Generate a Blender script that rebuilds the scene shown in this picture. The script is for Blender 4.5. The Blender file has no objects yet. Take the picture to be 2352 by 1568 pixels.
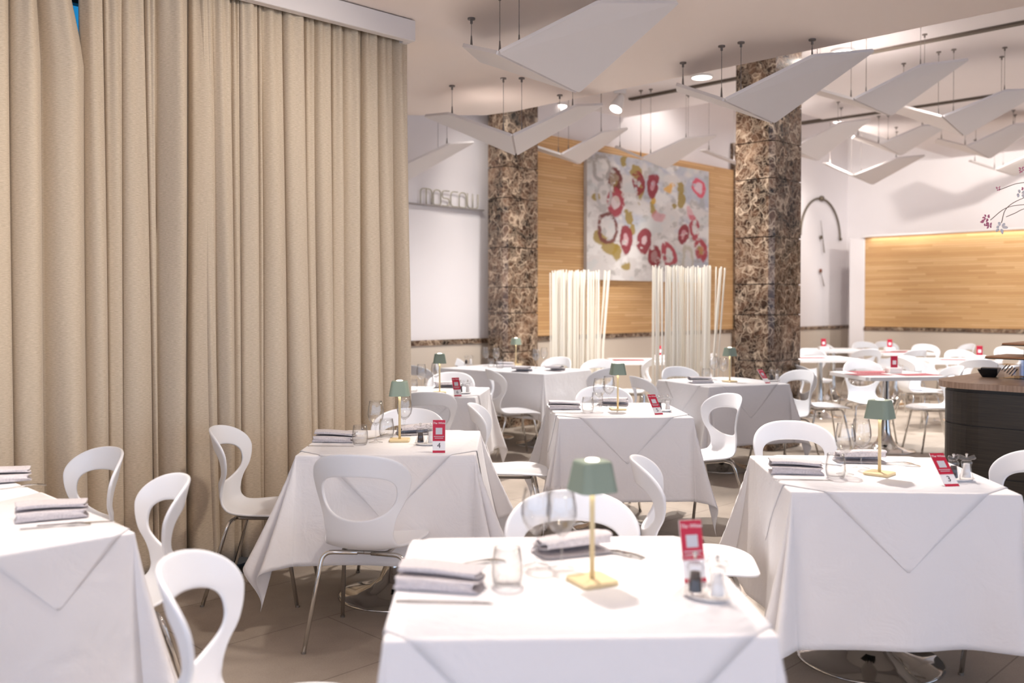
import bpy, bmesh, math, random
import numpy as np
from mathutils import Vector, Matrix

random.seed(7); rng = np.random.default_rng(7)
PI = math.pi; R = math.radians
S2 = math.sqrt(.5)
scene = bpy.context.scene
C = scene.collection

# ------------------------------------------------------------------ camera
F_PX, CX, CY, HOR, CAMH = 2130., 1176., 784., 697., 1.44
TH = R(1.0)
SH = math.tan(TH) * F_PX - (CY - HOR)

def ray(px, py):
    x = (px - CX) / F_PX; y = (-(py - CY) + SH) / F_PX
    c, s = math.cos(TH), math.sin(TH)
    return Vector((x, c + y * s, -s + y * c))
def at(px, py, h=.75):                      # point of the photo at a known height
    r = ray(px, py); t = (h - CAMH) / r.z
    return Vector((r.x * t, r.y * t, h))
def at_y(px, py, Y):
    r = ray(px, py); t = Y / r.y
    return Vector((r.x * t, Y, CAMH + r.z * t))

cam = bpy.data.cameras.new('camera'); camo = bpy.data.objects.new('camera', cam); C.objects.link(camo)
cam.sensor_width = 36; cam.lens = F_PX / 2352 * 36
cam.shift_y = SH / 2352
camo.location = (0, 0, CAMH); camo.rotation_euler = (PI / 2 - TH, 0, 0)
cam.clip_start = .05; cam.clip_end = 200
cam.dof.use_dof = True; cam.dof.focus_distance = 4.7; cam.dof.aperture_fstop = 1.9
scene.camera = camo
scene.view_settings.view_transform = 'Standard'; scene.view_settings.look = 'None'
scene.view_settings.gamma = 1; scene.view_settings.use_curve_mapping = False
scene.view_settings.exposure = 0.32

# ------------------------------------------------------------------ materials
def new_mat(name):
    m = bpy.data.materials.new(name); m.use_nodes = True
    n = m.node_tree.nodes; l = m.node_tree.links
    return m, n, l, n['Principled BSDF']
def lin(c):
    return tuple(((v / 255) / 12.92 if v / 255 <= .04045 else ((v / 255 + .055) / 1.055) ** 2.4) for v in c)
def plain(name, rgb, rough=.5, metal=0, spec=.5, coat=0, emit=None, es=1):
    m, n, l, b = new_mat(name)
    b.inputs['Base Color'].default_value = (*lin(rgb), 1); b.inputs['Roughness'].default_value = rough
    b.inputs['Metallic'].default_value = metal; b.inputs['Specular IOR Level'].default_value = spec
    b.inputs['Coat Weight'].default_value = coat
    if emit:
        b.inputs['Emission Color'].default_value = (*lin(emit), 1); b.inputs['Emission Strength'].default_value = es
    return m
def noise(n, l, vec, scale, detail=3, rough=.5, dist=0):
    t = n.new('ShaderNodeTexNoise'); t.inputs['Scale'].default_value = scale; t.inputs['Detail'].default_value = detail
    t.inputs['Roughness'].default_value = rough; t.inputs['Distortion'].default_value = dist
    if vec is not None: l.new(vec, t.inputs['Vector'])
    return t
def ramp(n, l, fac, stops):
    r = n.new('ShaderNodeValToRGB'); e = r.color_ramp.elements
    while len(e) < len(stops): e.new(.5)
    for k, (p, c) in enumerate(stops):
        e[k].position = p; e[k].color = (*lin(c), 1)
    l.new(fac, r.inputs['Fac']); return r
def mapping(n, l, kind='Object', scale=(1, 1, 1), rot=(0, 0, 0)):
    tc = n.new('ShaderNodeTexCoord'); mp = n.new('ShaderNodeMapping')
    mp.inputs['Scale'].default_value = scale; mp.inputs['Rotation'].default_value = rot
    l.new(tc.outputs[kind], mp.inputs['Vector']); return mp.outputs['Vector']
def bump(n, l, b, h, strength=.2, dist=.01, prev=None):
    k = n.new('ShaderNodeBump'); k.inputs['Strength'].default_value = strength; k.inputs['Distance'].default_value = dist
    l.new(h, k.inputs['Height'])
    if prev: l.new(prev, k.inputs['Normal'])
    l.new(k.outputs['Normal'], b.inputs['Normal']); return k.outputs['Normal']
def math_node(n, l, op, a, b_=None):
    k = n.new('ShaderNodeMath'); k.operation = op
    for i, v in enumerate((a, b_)):
        if v is None: continue
        if isinstance(v, (int, float)): k.inputs[i].default_value = v
        else: l.new(v, k.inputs[i])
    return k.outputs[0]

def mat_cloth():
    m, n, l, b = new_mat('white_linen')
    b.inputs['Base Color'].default_value = (*lin((236, 234, 236)), 1); b.inputs['Roughness'].default_value = .85
    b.inputs['Sheen Weight'].default_value = .15; b.inputs['Specular IOR Level'].default_value = .2
    tc = n.new('ShaderNodeTexCoord'); sp = n.new('ShaderNodeSeparateXYZ'); l.new(tc.outputs['UV'], sp.inputs[0])
    tot = None
    for ax in ('X', 'Y'):                                   # ironed fold creases every quarter of the cloth
        v = math_node(n, l, 'MULTIPLY', sp.outputs[ax], 4.)
        v = math_node(n, l, 'FRACT', math_node(n, l, 'ADD', v, .5))
        v = math_node(n, l, 'ABSOLUTE', math_node(n, l, 'SUBTRACT', v, .5))
        v = math_node(n, l, 'LESS_THAN', v, .012)
        tot = v if tot is None else math_node(n, l, 'MAXIMUM', tot, v)
    mp = mapping(n, l, 'Object', (1, 1, 1))
    n1 = noise(n, l, mp, 7, 4, .55, .6)
    p = bump(n, l, b, n1.outputs['Fac'], .36, .022)
    p = bump(n, l, b, tot, .8, .003, p)
    n2 = noise(n, l, mp, 700, 1)
    bump(n, l, b, n2.outputs['Fac'], .08, .001, p)
    return m
def mat_curtain():
    m, n, l, b = new_mat('beige_curtain_weave')
    mp = mapping(n, l, 'UV', (40, 260, 1))
    t = noise(n, l, mp, 1.2, 3, .6)
    mp2 = mapping(n, l, 'UV', (500, 900, 1)); t2 = noise(n, l, mp2, 1, 2)
    mx = math_node(n, l, 'ADD', math_node(n, l, 'MULTIPLY', t.outputs['Fac'], .6), math_node(n, l, 'MULTIPLY', t2.outputs['Fac'], .4))
    r = ramp(n, l, mx, [(.33, (178, 161, 138)), (.66, (216, 200, 178))])
    l.new(r.outputs[0], b.inputs['Base Color']); b.inputs['Roughness'].default_value = .9
    b.inputs['Sheen Weight'].default_value = .2; b.inputs['Specular IOR Level'].default_value = .15
    bump(n, l, b, mx, .35, .002); return m
def mat_linen():
    m, n, l, b = new_mat('taupe_linen')
    mp = mapping(n, l, 'Object', (900, 120, 120)); t = noise(n, l, mp, 1, 2)
    mp2 = mapping(n, l, 'Object', (120, 900, 120)); t2 = noise(n, l, mp2, 1, 2)
    mx = math_node(n, l, 'MULTIPLY', math_node(n, l, 'ADD', t.outputs['Fac'], t2.outputs['Fac']), .5)
    r = ramp(n, l, mx, [(.35, (182, 176, 180)), (.65, (216, 210, 212))])
    l.new(r.outputs[0], b.inputs['Base Color']); b.inputs['Roughness'].default_value = .9
    bump(n, l, b, mx, .3, .001); return m
def mat_marble():
    m, n, l, b = new_mat('brown_marble')
    mp = mapping(n, l, 'Object')
    d = noise(n, l, mp, 4.5, 3, .6)
    mx = n.new('ShaderNodeMixRGB'); mx.blend_type = 'ADD'; mx.inputs[0].default_value = .22
    l.new(mp, mx.inputs[1]); l.new(d.outputs['Color'], mx.inputs[2])
    base = noise(n, l, mx.outputs[0], 7, 5, .62)
    tint = noise(n, l, mp, 2.0, 2, .5)
    def ridge(scale, power, det=2):
        t = noise(n, l, mx.outputs[0], scale, det, .55)
        v = math_node(n, l, 'ABSOLUTE', math_node(n, l, 'SUBTRACT', math_node(n, l, 'MULTIPLY', t.outputs['Fac'], 2.), 1.))
        return math_node(n, l, 'POWER', math_node(n, l, 'MAXIMUM', math_node(n, l, 'SUBTRACT', 1, math_node(n, l, 'MULTIPLY', v, power)), 0), 1.6)
    v = n.new('ShaderNodeTexVoronoi'); v.feature = 'DISTANCE_TO_EDGE'; v.inputs['Scale'].default_value = 15
    l.new(mx.outputs[0], v.inputs['Vector'])
    web = math_node(n, l, 'MAXIMUM', math_node(n, l, 'SUBTRACT', 1, math_node(n, l, 'MULTIPLY', v.outputs['Distance'], 11.)), 0)
    vein = math_node(n, l, 'MAXIMUM', math_node(n, l, 'MAXIMUM', math_node(n, l, 'MULTIPLY', ridge(4, 13.), .9), math_node(n, l, 'MULTIPLY', ridge(10, 9.), .45)), math_node(n, l, 'MULTIPLY', web, .38))
    a = math_node(n, l, 'ADD', math_node(n, l, 'MULTIPLY', base.outputs['Fac'], .9), math_node(n, l, 'MULTIPLY', math_node(n, l, 'SUBTRACT', tint.outputs['Fac'], .5), .55))
    r = ramp(n, l, a, [(.30, (38, 27, 20)), (.42, (76, 55, 41)), (.56, (112, 85, 66)), (.72, (156, 126, 102))])
    m2 = n.new('ShaderNodeMixRGB'); l.new(math_node(n, l, 'MULTIPLY', vein, .85), m2.inputs[0]); l.new(r.outputs[0], m2.inputs[1]); m2.inputs[2].default_value = (*lin((214, 190, 164)), 1)
    l.new(m2.outputs[0], b.inputs['Base Color']); b.inputs['Roughness'].default_value = .22; return m
def mat_wood_slats():
    m, n, l, b = new_mat('bamboo_slats')
    tc = n.new('ShaderNodeTexCoord'); sp = n.new('ShaderNodeSeparateXYZ'); l.new(tc.outputs['Object'], sp.inputs[0])
    z = math_node(n, l, 'MULTIPLY', sp.outputs['Z'], 27.)
    fr = math_node(n, l, 'FRACT', z); row = math_node(n, l, 'FLOOR', z)
    off = math_node(n, l, 'FRACT', math_node(n, l, 'MULTIPLY', row, .377))
    xx = math_node(n, l, 'FLOOR', math_node(n, l, 'ADD', math_node(n, l, 'MULTIPLY', sp.outputs['X'], .9), off))
    cb = n.new('ShaderNodeCombineXYZ'); l.new(xx, cb.inputs[0]); l.new(row, cb.inputs[1])
    wn = n.new('ShaderNodeTexWhiteNoise'); wn.noise_dimensions = '3D'; l.new(cb.outputs[0], wn.inputs[0])
    mp = mapping(n, l, 'Object', (2, 2, 60)); t = noise(n, l, mp, 1.5, 3)
    f = math_node(n, l, 'ADD', math_node(n, l, 'MULTIPLY', wn.outputs[0], .55), math_node(n, l, 'MULTIPLY', t.outputs['Fac'], .5))
    r = ramp(n, l, f, [(.15, (196, 150, 100)), (.55, (212, 170, 118)), (.95, (226, 188, 140))])
    gap = math_node(n, l, 'LESS_THAN', fr, .16)
    mx = n.new('ShaderNodeMixRGB'); l.new(gap, mx.inputs[0]); l.new(r.outputs[0], mx.inputs[1]); mx.inputs[2].default_value = (*lin((184, 138, 90)), 1)
    l.new(mx.outputs[0], b.inputs['Base Color']); b.inputs['Roughness'].default_value = .45
    bump(n, l, b, math_node(n, l, 'SUBTRACT', 1, gap), .6, .006); return m
def mat_floor():
    m, n, l, b = new_mat('stone_floor_tiles')
    mp = mapping(n, l, 'Object')
    br = n.new('ShaderNodeTexBrick'); br.offset = .5; br.inputs['Scale'].default_value = 1
    br.inputs['Brick Width'].default_value = 1.2; br.inputs['Row Height'].default_value = .6
    br.inputs['Mortar Size'].default_value = .0035; br.inputs['Mortar Smooth'].default_value = .2
    br.inputs['Color1'].default_value = (.43, .43, .43, 1); br.inputs['Color2'].default_value = (.57, .57, .57, 1); br.inputs['Mortar'].default_value = (.0, .0, .0, 1)
    l.new(mp, br.inputs['Vector'])
    t = noise(n, l, mp, 2.2, 5, .6); t2 = noise(n, l, mp, 160, 2)
    f = math_node(n, l, 'ADD', math_node(n, l, 'MULTIPLY', t.outputs['Fac'], .55), math_node(n, l, 'MULTIPLY', br.outputs['Color'], .45))
    f = math_node(n, l, 'ADD', f, math_node(n, l, 'MULTIPLY', math_node(n, l, 'SUBTRACT', t2.outputs['Fac'], .5), .25))
    r = ramp(n, l, f, [(.1, (90, 81, 72)), (.4, (150, 138, 126)), (.65, (176, 164, 152))])
    l.new(r.outputs[0], b.inputs['Base Color']); b.inputs['Roughness'].default_value = .5
    bump(n, l, b, f, .1, .004); return m
def mat_dark_wood():
    m, n, l, b = new_mat('dark_wenge_veneer')
    mp = mapping(n, l, 'Object', (3, 3, 160)); t = noise(n, l, mp, 1.5, 4)
    r = ramp(n, l, t.outputs['Fac'], [(.3, (30, 26, 22)), (.7, (58, 50, 42))])
    l.new(r.outputs[0], b.inputs['Base Color']); b.inputs['Roughness'].default_value = .32
    bump(n, l, b, t.outputs['Fac'], .1, .002); return m
def mat_counter_top():
    m, n, l, b = new_mat('counter_veneer')
    mp = mapping(n, l, 'Object', (3, 40, 3)); t = noise(n, l, mp, 1.5, 4)
    r = ramp(n, l, t.outputs['Fac'], [(.3, (152, 124, 104)), (.7, (186, 158, 136))])
    l.new(r.outputs[0], b.inputs['Base Color']); b.inputs['Roughness'].default_value = .35; return m
def mat_glass(edge=.45):
    m, n, l, b = new_mat('clear_glass'); n.remove(b)
    lw = n.new('ShaderNodeLayerWeight'); lw.inputs['Blend'].default_value = .5
    f = math_node(n, l, 'POWER', lw.outputs['Facing'], 3.2)
    cm = n.new('ShaderNodeMixRGB'); l.new(f, cm.inputs[0]); cm.inputs[1].default_value = (.985, .985, .985, 1); cm.inputs[2].default_value = (edge, edge * .97, edge * .97, 1)
    tr = n.new('ShaderNodeBsdfTransparent'); l.new(cm.outputs[0], tr.inputs[0])
    gl = n.new('ShaderNodeBsdfGlossy'); gl.inputs['Roughness'].default_value = .015
    mx = n.new('ShaderNodeMixShader'); l.new(math_node(n, l, 'ADD', .075, math_node(n, l, 'MULTIPLY', f, .6)), mx.inputs[0]); l.new(tr.outputs[0], mx.inputs[1]); l.new(gl.outputs[0], mx.inputs[2])
    l.new(mx.outputs[0], n['Material Output'].inputs['Surface']); return m
def mat_wall(name, rgb):
    m, n, l, b = new_mat(name)
    mp = mapping(n, l, 'Object'); t = noise(n, l, mp, 1.1, 3)
    r = ramp(n, l, t.outputs['Fac'], [(.3, tuple(v - 3 for v in rgb)), (.7, rgb)])
    l.new(r.outputs[0], b.inputs['Base Color']); b.inputs['Roughness'].default_value = .75
    t2 = noise(n, l, mp, 120, 2); bump(n, l, b, t2.outputs['Fac'], .04, .002); return m
def mat_attr(name, rough=.6):
    m, n, l, b = new_mat(name)
    a = n.new('ShaderNodeAttribute'); a.attribute_name = 'paint'
    l.new(a.outputs['Color'], b.inputs['Base Color']); b.inputs['Roughness'].default_value = rough; return m

M = dict(
    cloth=mat_cloth(), curtain=mat_curtain(), linen=mat_linen(), marble=mat_marble(), slats=mat_wood_slats(), floor=mat_floor(),
    darkwood=mat_dark_wood(), ctop=mat_counter_top(), glass=mat_glass(.5),
    wall=mat_wall('white_plaster', (238, 232, 232)), ceil=mat_wall('warm_white_ceiling', (242, 230, 222)), wains=mat_wall('beige_wainscot', (214, 200, 184)),
    plastic=plain('white_chair_plastic', (238, 239, 243), .28, coat=.25), chrome=plain('chrome', (215, 213, 210), .08, 1), steel=plain('brushed_steel', (170, 164, 158), .28, 1),
    tabletop=plain('white_laminate', (240, 238, 238), .35), panel=plain('acoustic_panel_white', (222, 216, 214), .8), panel_edge=plain('acoustic_panel_edge', (104, 96, 92), .6),
    cable=plain('cable_steel', (120, 112, 108), .4, .6), sage=plain('sage_green_lacquer', (140, 154, 138), .55), sand=plain('sand_lacquer', (214, 194, 152), .45),
    led=plain('led_glow', (255, 240, 225), .4, emit=(255, 236, 220), es=5), red=plain('red_card', (196, 28, 62), .45), white=plain('white_print', (246, 244, 246), .5),
    ink=plain('dark_ink', (50, 46, 60), .6), greypatch=plain('pale_print', (205, 205, 212), .6), pepper=plain('peppercorns', (58, 44, 40), .8), salt=plain('salt', (240, 236, 234), .8),
    porcelain=plain('porcelain', (242, 238, 236), .2), trackw=plain('white_fixture', (236, 232, 230), .45), slot=plain('dark_slot', (92, 82, 72), .8),
    lamp_on=plain('spot_lens', (255, 250, 245), .4, emit=(255, 248, 240), es=14), black=plain('matte_black', (22, 22, 24), .45), rod=plain('ivory_rods', (246, 240, 228), .5),
    bronze=plain('patinated_metal', (112, 102, 88), .45, .6), clockred=plain('copper_disc', (128, 70, 44), .45, .4), letters=plain('letter_metal', (186, 180, 162), .4, .5),
    menu=plain('red_placemat', (138, 36, 50), .7), pink=plain('pink_petals', (222, 130, 160), .6), petal=plain('white_petals', (246, 240, 240), .6), stem=plain('brown_stem', (96, 78, 66), .7),
    greenstem=plain('green_planter', (40, 66, 52), .5), blueglass=plain('blue_window_glass', (60, 150, 210), .15, emit=(40, 150, 215), es=.55), darkframe=plain('dark_window_frame', (40, 42, 46), .5),
    screen=plain('tablet_screen', (120, 170, 240), .3, emit=(120, 175, 245), es=.8), acrylic=mat_glass(.5), paint=mat_attr('oil_paint'), canvas=plain('canvas_edge', (196, 190, 186), .8),
    hem_shade=plain('dark_hem_shade', (38, 34, 32), .6), lit_edge=mat_wall('marble_lit_edge', (192, 166, 138)), board=plain('warm_brown_board', (186, 132, 92), .4), ledge=plain('grey_ledge', (150, 142, 138), .6))  # shade under the hem and the lit column corner are put into colour

# ------------------------------------------------------------------ mesh helpers
def obj(name, bm, mat, parent=None, smooth=False, loc=(0, 0, 0), rot=(0, 0, 0)):
    me = bpy.data.meshes.new(name); bm.normal_update(); bm.to_mesh(me); bm.free()
    return link(name, me, mat, parent, smooth, loc, rot)
def link(name, me, mat, parent=None, smooth=False, loc=(0, 0, 0), rot=(0, 0, 0)):
    me.materials.clear()
    for m in (mat if isinstance(mat, (list, tuple)) else [mat]): me.materials.append(m)
    if smooth:
        me.polygons.foreach_set('use_smooth', [True] * len(me.polygons))
    o = bpy.data.objects.new(name, me); C.objects.link(o)
    o.location = loc; o.rotation_euler = rot
    if parent: o.parent = parent
    return o
def tag(o, label, cat, group=None):
    o['label'] = label; o['category'] = cat
    if group: o['group'] = group
    return o
def thing(name, label, cat, loc=(0, 0, 0), rz=0, group=None):
    o = bpy.data.objects.new(name, None); C.objects.link(o); o.empty_display_size = .1
    o.location = loc; o.rotation_euler = (0, 0, rz); return tag(o, label, cat, group)
def struct(name, bm, mat, smooth=False, rz=0):
    o = obj(name, bm, mat, None, smooth, rot=(0, 0, rz)); o['kind'] = 'structure'; return o
def dup(root, loc=None, rz=None, label=None, group=None):
    r = root.copy(); C.objects.link(r)
    if loc is not None: r.location = loc
    if rz is not None: r.rotation_euler = (0, 0, rz)
    if label: r['label'] = label
    if group: r['group'] = group
    for ch in list(root.children):
        c = ch.copy(); C.objects.link(c); c.parent = r
        for g in list(ch.children):
            d = g.copy(); C.objects.link(d); d.parent = c
    return r

def box(bm, lo, hi, bev=0, segs=2, mat=0):
    x0, y0, z0 = lo; x1, y1, z1 = hi
    vs = [bm.verts.new(p) for p in ((x0, y0, z0), (x1, y0, z0), (x1, y1, z0), (x0, y1, z0), (x0, y0, z1), (x1, y0, z1), (x1, y1, z1), (x0, y1, z1))]
    fs = [bm.faces.new([vs[i] for i in f]) for f in ((3, 2, 1, 0), (4, 5, 6, 7), (0, 1, 5, 4), (1, 2, 6, 5), (2, 3, 7, 6), (3, 0, 4, 7))]
    for f in fs: f.material_index = mat
    if bev:
        es = list({e for f in fs for e in f.edges})
        bmesh.ops.bevel(bm, geom=es, offset=bev, segments=segs, affect='EDGES', profile=.5)
    return bm
def bx(lo, hi, bev=0, segs=2): return box(bmesh.new(), lo, hi, bev, segs)
def lathe(bm, prof, n=32, center=(0, 0, 0), cap=True, sx=1, sy=1):
    rings = []
    for r, z in prof:
        if r < 1e-6: rings.append([bm.verts.new((center[0], center[1], center[2] + z))])
        else: rings.append([bm.verts.new((center[0] + sx * r * math.cos(2 * PI * i / n), center[1] + sy * r * math.sin(2 * PI * i / n), center[2] + z)) for i in range(n)])
    for a, b in zip(rings, rings[1:]):
        for i in range(n):
            j = (i + 1) % n
            if len(a) == 1 and len(b) == 1: continue
            if len(a) == 1: bm.faces.new((a[0], b[j], b[i]))
            elif len(b) == 1: bm.faces.new((a[i], a[j], b[0]))
            else: bm.faces.new((a[i], a[j], b[j], b[i]))
    if cap:
        if len(rings[0]) > 1: bm.faces.new(rings[0][::-1])
        if len(rings[-1]) > 1: bm.faces.new(rings[-1])
    return bm
def tube(bm, pts, r, n=10, cap=True):
    pts = [Vector(p) for p in pts]; rs = r if isinstance(r, (list, tuple)) else [r] * len(pts)
    rings = []; prev = None
    for i, p in enumerate(pts):
        t = ((pts[min(i + 1, len(pts) - 1)] - p).normalized() + (p - pts[max(i - 1, 0)]).normalized())
        if t.length < 1e-9: t = Vector((0, 0, 1))
        t.normalize()
        if prev is None:
            up = Vector((0, 0, 1)) if abs(t.z) < .9 else Vector((1, 0, 0)); x = t.cross(up).normalized()
        else:
            x = (prev - t * prev.dot(t)).normalized()
        prev = x; y = t.cross(x)
        rings.append([bm.verts.new(p + (x * math.cos(2 * PI * k / n) + y * math.sin(2 * PI * k / n)) * rs[i]) for k in range(n)])
    for a, b in zip(rings, rings[1:]):
        for k in range(n): bm.faces.new((a[k], a[(k + 1) % n], b[(k + 1) % n], b[k]))
    if cap: bm.faces.new(rings[0][::-1]); bm.faces.new(rings[-1])
    return bm
def fillet(pts, rad, n=6):
    pts = [Vector(p) for p in pts]; out = [pts[0]]
    for a, b, c in zip(pts, pts[1:], pts[2:]):
        d1 = (a - b); d2 = (c - b); r = min(rad, d1.length * .45, d2.length * .45)
        p, q = b + d1.normalized() * r, b + d2.normalized() * r
        for k in range(n + 1):
            t = k / n; out.append(p * (1 - t) ** 2 + b * 2 * t * (1 - t) + q * t * t)
    out.append(pts[-1]); return out
def grid_faces(bm, V):
    for r0, r1 in zip(V, V[1:]):
        for k in range(len(r0) - 1):
            q = (r0[k], r0[k + 1], r1[k + 1], r1[k])
            if len(set(q)) == 4: bm.faces.new(q)
def baked(bm, mods):
    """run modifiers once and keep the plain mesh, so copies share it"""
    me = bpy.data.meshes.new('tmp'); bm.normal_update(); bm.to_mesh(me); bm.free()
    o = bpy.data.objects.new('tmp', me); C.objects.link(o)
    for kind, kw in mods:
        md = o.modifiers.new(kind, kind)
        for k, v in kw.items(): setattr(md, k, v)
    dg = bpy.context.evaluated_depsgraph_get(); dg.update()
    out = bpy.data.meshes.new_from_object(o.evaluated_get(dg), depsgraph=dg)
    bpy.data.objects.remove(o); bpy.data.meshes.remove(me)
    return out
def text_mesh(s, size, extrude=.0004, shear=0, align='CENTER'):
    cu = bpy.data.curves.new('t', 'FONT'); cu.body = s; cu.size = size; cu.extrude = extrude; cu.shear = shear
    cu.align_x = align; cu.align_y = 'CENTER'; cu.resolution_u = 3
    o = bpy.data.objects.new('t', cu); C.objects.link(o)
    dg = bpy.context.evaluated_depsgraph_get(); dg.update()
    me = bpy.data.meshes.new_from_object(o.evaluated_get(dg), depsgraph=dg)
    bpy.data.objects.remove(o); return me
def catmull(pts, n):
    P = np.array(pts, float); d = np.r_[0, np.cumsum(np.linalg.norm(np.diff(P[:, :2], axis=0), axis=1))]
    Q = np.vstack([2 * P[0] - P[1], P, 2 * P[-1] - P[-2]]); out = []
    for i in range(len(P) - 1):
        for k in range(n):
            t = k / n; a, b, c, e = Q[i:i + 4]
            out.append(.5 * ((2 * b) + (-a + c) * t + (2 * a - 5 * b + 4 * c - e) * t * t + (-a + 3 * b - 3 * c + e) * t ** 3))
    out.append(P[-1]); return np.array(out)

# ------------------------------------------------------------------ room (axes turned 45 degrees to the camera)
RZ = R(45)
def room(px):                                   # world -> room frame
    return Vector(((px[0] + px[1]) * S2, (px[1] - px[0]) * S2, px[2] if len(px) > 2 else 0))
def world(p, y, z=0): return Vector(((p - y) * S2, (p + y) * S2, z))
H1, H2, H3 = 3.21, 4.02, 4.9
YB = 8.05           # back wall plane (room y)
PR = 17.15          # right upper wall plane (room x)
PW = 16.1           # front of the wood clad low wall
YWIN = 5.05

def wall_hit(px, py):                            # photo pixel -> (p, z) on the back wall
    r = ray(px, py); rr = room(r); t = YB / rr.y
    return rr.x * t, CAMH + rr.z * t
def right_hit(px, py, P=PW):
    r = ray(px, py); rr = room(r); t = P / rr.x
    return rr.y * t, CAMH + rr.z * t

struct('floor', bx((-6, -16, -.12), (20, 11, 0)), M['floor'], rz=RZ)
# low ceiling over the near tables
bm = bmesh.new()
outl = [(-9, 8.8), (-.25, 8.75), (.02, 8.58), (9.6, -1.0), (4, -6.6), (-9, -2)]
lo = [bm.verts.new((x, y, H1)) for x, y in outl]; hi = [bm.verts.new((x, y, H1 + .3)) for x, y in outl]
bm.faces.new(lo); bm.faces.new(hi[::-1])
for i in range(len(outl)):
    j = (i + 1) % len(outl); bm.faces.new((lo[i], hi[i], hi[j], lo[j]))
bmesh.ops.recalc_face_normals(bm, faces=bm.faces)
struct('ceiling', bm, M['ceil'])
# high ceiling with a taller bay along the back wall
bm = bmesh.new()
PB, YBAY = 10.25, 6.15
box(bm, (-4, 3.0, H2), (PB, YB + .3, H2 + .15)); box(bm, (5.6, -11, H2), (PR + .3, 3.0, H2 + .15))
box(bm, (PB, 3.0, H2), (PR + .3, YBAY, H2 + .15)); box(bm, (PB - .02, YBAY - .02, H3), (PR + .3, YB + .3, H3 + .1))
box(bm, (PB - .12, YBAY, H2 + .15), (PB, YB + .3, H3)); box(bm, (PB, YBAY - .12, H2 + .15), (PR + .3, YBAY, H3))
struct('ceiling', bm, M['wall'], rz=RZ)
struct('wall_back', bx((-6, YB, 0), (PR + .2, YB + .2, H3)), M['wall'], rz=RZ)
struct('wall_right', bx((PR, -9, 0), (PR + .2, YB, H3)), M['wall'], rz=RZ)
# beige wainscot and dark marble rail on the back wall
TRIM_Z = 1.0
struct('baseboard_back', bx((-6, YB - .03, 0), (PR, YB, TRIM_Z - .03)), M['wains'], rz=RZ)
struct('trim_1', bx((-6, YB - .045, TRIM_Z - .03), (PR, YB, TRIM_Z + .03)), M['marble'], rz=RZ)
# wood cladding of the back wall
pa, _ = wall_hit(1234, 500); pb, _ = wall_hit(1682, 500); _, zt = wall_hit(1235, 308)
cl = obj('wood_cladding', bx((pa - .45, YB - .06, TRIM_Z + .03), (pb + .25, YB, zt), .004, 1), M['slats'], rot=(0, 0, RZ))
tag(cl, 'horizontal bamboo slat cladding behind the big abstract painting', 'wall panel')
# right low wall: white pier, wood cladding, wainscot and rail
y0, zt2 = right_hit(1986, 545); y1, _ = right_hit(1951, 545)
struct('trim_2', bx((PW, y0, 0), (PR, y1, zt2), .01, 1), M['wall'], rz=RZ)
struct('baseboard_right', bx((PW, -9, 0), (PR, y0 - .002, TRIM_Z - .03)), M['wains'], rz=RZ)
struct('trim_3', bx((PW - .02, -9, TRIM_Z - .03), (PR, y0 - .002, TRIM_Z + .03)), M['marble'], rz=RZ)
cl = obj('wood_cladding', bx((0, -9, 0), (.4, y0 - .004, zt2 - TRIM_Z - .032), .004, 1), M['slats'], loc=world(PW + .01, 0, TRIM_Z + .031), rot=(0, 0, RZ))
# slat material runs along local X: rebuild with X along the wall
bpy.data.objects.remove(cl)
Lw = y0 + 9
cl = obj('wood_cladding', bx((0, 0, 0), (Lw - .004, .4, zt2 - TRIM_Z - .032), .004, 1), M['slats'], loc=world(PW + .01, y0 - .003, TRIM_Z + .031), rot=(0, 0, RZ - PI / 2))
tag(cl, 'horizontal bamboo slat cladding of the low wall behind the bare tables', 'wall panel')
# slots in the high ceiling
def ceil_p(px, py, h): q = room(at(px, py, h)); return q
for n_, (xa, ya, xb, yb) in enumerate([(1440, 224, 2420, 40), (1843, 283, 2300, 214)]):
    a, b = ceil_p(xa, ya, H2), ceil_p(xb, yb, H2); pm = (a.x + b.x) / 2
    struct('trim_%d' % (4 + n_), bx((pm - .035, b.y - 1, H2 - .025), (pm + .035, a.y, H2 + .02)), M['slot'], rz=RZ)

# window wall behind the curtain, with the pelmet in front
struct('wall_window', bx((-6, YWIN + .06, 0), (3.4, YWIN + .2, H1)), M['wall'], rz=RZ)
w = struct('window_1', bx((-5.6, YWIN + .03, .5), (3.2, YWIN + .055, 3.0)), M['blueglass'], rz=RZ)
bm = bmesh.new()
for z0, z1 in ((.02, .5), (3.0, 3.2)): box(bm, (-5.7, YWIN - .02, z0), (3.3, YWIN + .06, z1))
for p in (-5.7, -4.1, -2.5, -.9, .7, 2.0, 3.2): box(bm, (p, YWIN - .02, .05), (p + .07, YWIN + .06, 3.2))
struct('trim_6', bm, M['darkframe'], rz=RZ)
bm = bmesh.new()
box(bm, (-5, 4.54, 3.075), (3.69, 4.60, H1 - .006), .004, 1); box(bm, (3.64, 4.60, 3.075), (3.69, YWIN - .03, H1 - .006)); box(bm, (-5, 4.60, H1 - .03), (3.64, YWIN - .03, H1 - .006))
pel = obj('curtain_pelmet', bm, M['panel'], rot=(0, 0, RZ)); tag(pel, 'pale boxed pelmet running along the ceiling above the beige curtains', 'pelmet')
struct('trim_7', bx((-5, 4.50, .0), (3.74, YWIN - .03, .004)), M['hem_shade'], rz=RZ)  # dark strip painted in for the shade beneath the curtain hem

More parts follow.
